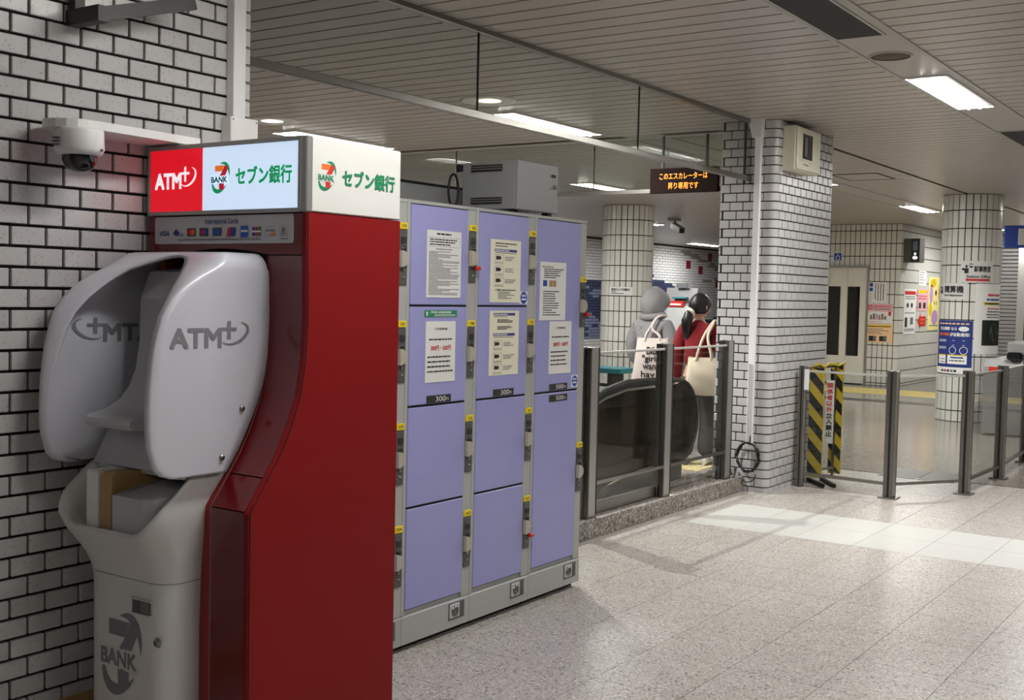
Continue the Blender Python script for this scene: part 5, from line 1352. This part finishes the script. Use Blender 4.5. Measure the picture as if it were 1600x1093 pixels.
t, p, u0, u1 = wall_poster('y', 24.72, 25.85, 1.07, 2.17, 'poster_yellow', 'bright yellow poster with coloured drops beside the right column')
w = u1-u0
for (k, z_, c_, rw, rh) in ((.3, 2.05, 'yellow', .2, .09), (.18, 1.82, 'lilac', .12, .2), (.8, 1.85, 'print_orange', .12, .2), (.15, 1.5, 'yellow', .12, .14), (.9, 1.5, 'signblue', .12, .18), (.45, 1.33, 'lilac', .22, .16)): p.disc(u0+w*k, z_, w*rw, rh, c_, 18)
p.disc(u0+w*.5, 1.85, w*.06, .06, 'hair', 12); p.text('もっと', u0+w*.36, 1.6, u0+w*.62, 1.68, 'print', .03); p.rect(u0+w*.1, 1.15, u1-w*.1, 1.17, 'print_grey'); p.build('print', t)
t = thing('lit_sign', (23.05, 6.4, 2.41), 'dark projecting sign with lit pictograms high on the wall corner', 'sign')
MB().box((22.86, 6.24, 2.41), (23.2, 6.538, 2.87), 'lock_dark', .006).build('case', t)
p = Print(FRONT(22.86)); p.rect(-6.40, 2.43, -6.25, 2.85, 'photo_dark'); p.up(); p.disc(-6.325, 2.50, .05, .035, 'lit_white', 12); p.rect(-6.345, 2.55, -6.305, 2.6, 'lit_white'); p.rect(-6.37, 2.64, -6.28, 2.82, 'mural_blue'); p.build('pictograms', t)
# ================================================================= RIGHT SIDE: GATE, SIGN, SHUTTER
t = thing('hanging_sign', (19.3, 3.0, 2.5), 'blue hanging direction sign with a white panel at the right edge', 'sign')
MB().box((19.0, 2.3, 2.51), (19.12, 3.93, 2.85), 'signblue', .01).build('case', t); MB().box((18.985, 2.4, 2.55), (19.001, 3.72, 2.80), 'white_panel', .006).build('panel', t)
for y in (2.6, 3.6): MB().bar((19.06, y, 2.84), (19.06, y, CEIL+.01), .03, .03, 'dark').build('hanger', t)
for i, (x, y) in enumerate(((15.4, 2.86), (15.4, 2.05))):
    t = thing('ticket_gate', (x+.6, y+.15, 0), ('grey automatic ticket gate with a red strip behind the glass fence', 'grey automatic ticket gate at the far right edge')[i], 'ticket gate', 'ticket gates')
    MB().prism([(x, .02), (x, .86), (x+.12, .95), (x+1.3, .95), (x+1.4, .86), (x+1.4, .02)], 1, y, y+.5, 'cab_grey').build('body', t)
    MB().box((x+.2, y+.03, .95), (x+1.25, y+.28, 1.17), 'alu', .02).build('hood', t)
    MB().box((x-.004, y+.30, .80), (x+.02, y+.44, .86), 'print_red', .003).build('red_strip', t)
    MB().box((x+.02, y+.06, .95), (x+.2, y+.24, 1.05), 'screen', .02).build('reader', t)
t = thing('roller_shutter', (26, 4, 0), 'closed grey roller shutter behind the right column', 'shutter')
MB().box((26.04, -3, 0), (26.14, 6.53, CEIL-.02), 'dark').build('backing', t)
m = MB()
for k in range(38): m.box((26.0, -3, .02+.08*k), (26.05, 6.53, .09+.08*k), 'shutter', .01)
stuff(m.build('shutter_slats', t))
MB().box((25.9, 4.9, 0), (26.0, 5.05, CEIL-.01), 'steel_light').build('guide_post', t)
# ---- floor pieces in the hall
t = thing('floor_hatch', (11.3, 2.97, 0), 'grey metal floor hatch of two plates behind the glass fence', 'hatch')
for a, b in ((2.62, 2.95), (2.97, 3.32)):
    MB().box((11.0, a, -.004), (11.62, b, .003), 'plate_dark', .001).build('plate', t)
tag(MB().box((20.6, -2, -.004), (21.9, 9.0, .003), 'tactile').build('tactile_paving'), 'yellow tactile strip crossing the far hall floor in front of the door', 'paving')
tag(MB().box((19.0, -2, -.004), (19.45, 9.0, .003), 'steel_dark').build('floor_drain'), 'dark drain grate strip across the far hall floor', 'drain')
# ---- folding barricade
t = thing('folding_barrier', (10.25, 3.56, 0), 'folded yellow and black striped barrier with a white notice beside the pillar', 'barrier')
def striped(x, y0, y1, z0, z1):
    b = MB().box((x, y0, z0), (x+.025, y1, z1), 'barrier_yellow', .003).build('board', t)
    m = Print(FRONT(x)); w_ = y1-y0; s = .104; z = z0-.3
    while z < z1:
        P_ = [(-y1, z+w_*1.1), (-y0, z), (-y0, z+s), (-y1, z+s+w_*1.1)]
        P_ = [(u, min(max(v, z0), z1)) for u, v in P_]; m.poly(P_, 'black'); z += 2*s
    m.build('stripes', b)
striped(10.06, 3.535, 3.665, .06, 1.045); striped(10.42, 3.485, 3.60, .06, 1.075)
MB().box((10.20, 3.487, .36), (10.21, 3.56, .93), 'white_panel', .002).build('notice_board', t)
p = Print(FRONT(10.20)); 
for i, c_ in enumerate('関係者以外立入禁止'): p.text(c_, -3.552, .86-.054*i, -3.497, .905-.054*i, 'print_red' if i < 5 else 'print', .03)
p.build('lettering', t)
fm = MB()
for y in (3.50, 3.57, 3.64): fm.bar((10.03, y, .05), (10.03, y, .06), .02, .01, 'dark')
for (y, x0, x1) in ((3.60, 9.92, 10.5), (3.52, 9.98, 10.62)):
    MB().bar((x0, y-.14, .018), (x1-.3, y+.1, .018), .03, .03, 'black').build('foot', t)
MB().bar((10.13, 3.60, .05), (10.13, 3.60, 1.06), .02, .02, 'steel').bar((10.38, 3.54, .05), (10.38, 3.54, 1.06), .02, .02, 'steel').bar((10.13, 3.60, 1.05), (10.38, 3.54, 1.05), .02, .02, 'steel').bar((10.13, 3.60, .12), (10.38, 3.54, .12), .02, .02, 'steel').build('hinge_frame', t)
MB().tube([(10.07, 3.64, 1.05), (10.1, 3.6, 1.08), (10.16, 3.57, 1.05), (10.25, 3.55, 1.08), (10.35, 3.5, 1.06), (10.42, 3.47, 1.09)], .012, 'barrier_yellow', 6).build('chain', t)
# ---- ticket machine and bench on the left
t = thing('ticket_machine', (15.2, 7.6, 0), 'white ticket machine with a slanted screen and red header beyond the escalator', 'machine')
MB().prism([(15.0, .0), (15.0, .95), (15.22, 1.12), (15.42, 1.55), (15.5, 1.78), (15.75, 1.78), (15.75, 0)], 1, 7.37, 7.87, 'machine_grey').build('body', t)
MB().box((15.38, 7.54, 1.50), (15.47, 7.80, 1.59), 'print_red', .003).build('header', t)
MB().prism([(15.235, 1.16), (15.40, 1.515), (15.41, 1.51), (15.245, 1.155)], 1, 7.48, 7.80, 'machine_light').build('screen', t)
MB().prism([(15.03, .985), (15.20, 1.115), (15.21, 1.10), (15.04, .97)], 1, 7.42, 7.80, 'screen').build('slot_panel', t)
MB().box((15.13, 7.38, 1.15), (15.24, 7.47, 1.18), 'steel_light', .004).build('coin_tray', t)
MB().box((15.45, 7.52, 1.78), (15.47, 7.70, 1.85), 'print_grey').build('top_notice', t); MB().box((15.36, 7.5, 1.62), (15.47, 7.72, 1.645), 'teal', .003).build('lamp_strip', t); MB().box((15.375, 7.58, 1.525), (15.379, 7.76, 1.55), 'print_white').build('header_text', t)
t = thing('bench', (13.5, 7.9, 0), 'bench with a teal seat edge in front of the left tiled column', 'bench')
MB().box((13.3, 7.4, .62), (13.7, 8.9, .69), 'teal', .01).build('seat', t)
for y in (7.55, 8.6): MB().box((13.36, y, 0), (13.64, y+.08, .62), 'dark', .004).build('leg', t)
MB().bar((13.5, 7.6, .45), (13.5, 8.64, .45), .04, .04, 'dark').build('stretcher', t)
bpy.data.scenes.remove(_tsc)
bpy.data.objects.remove(_to)
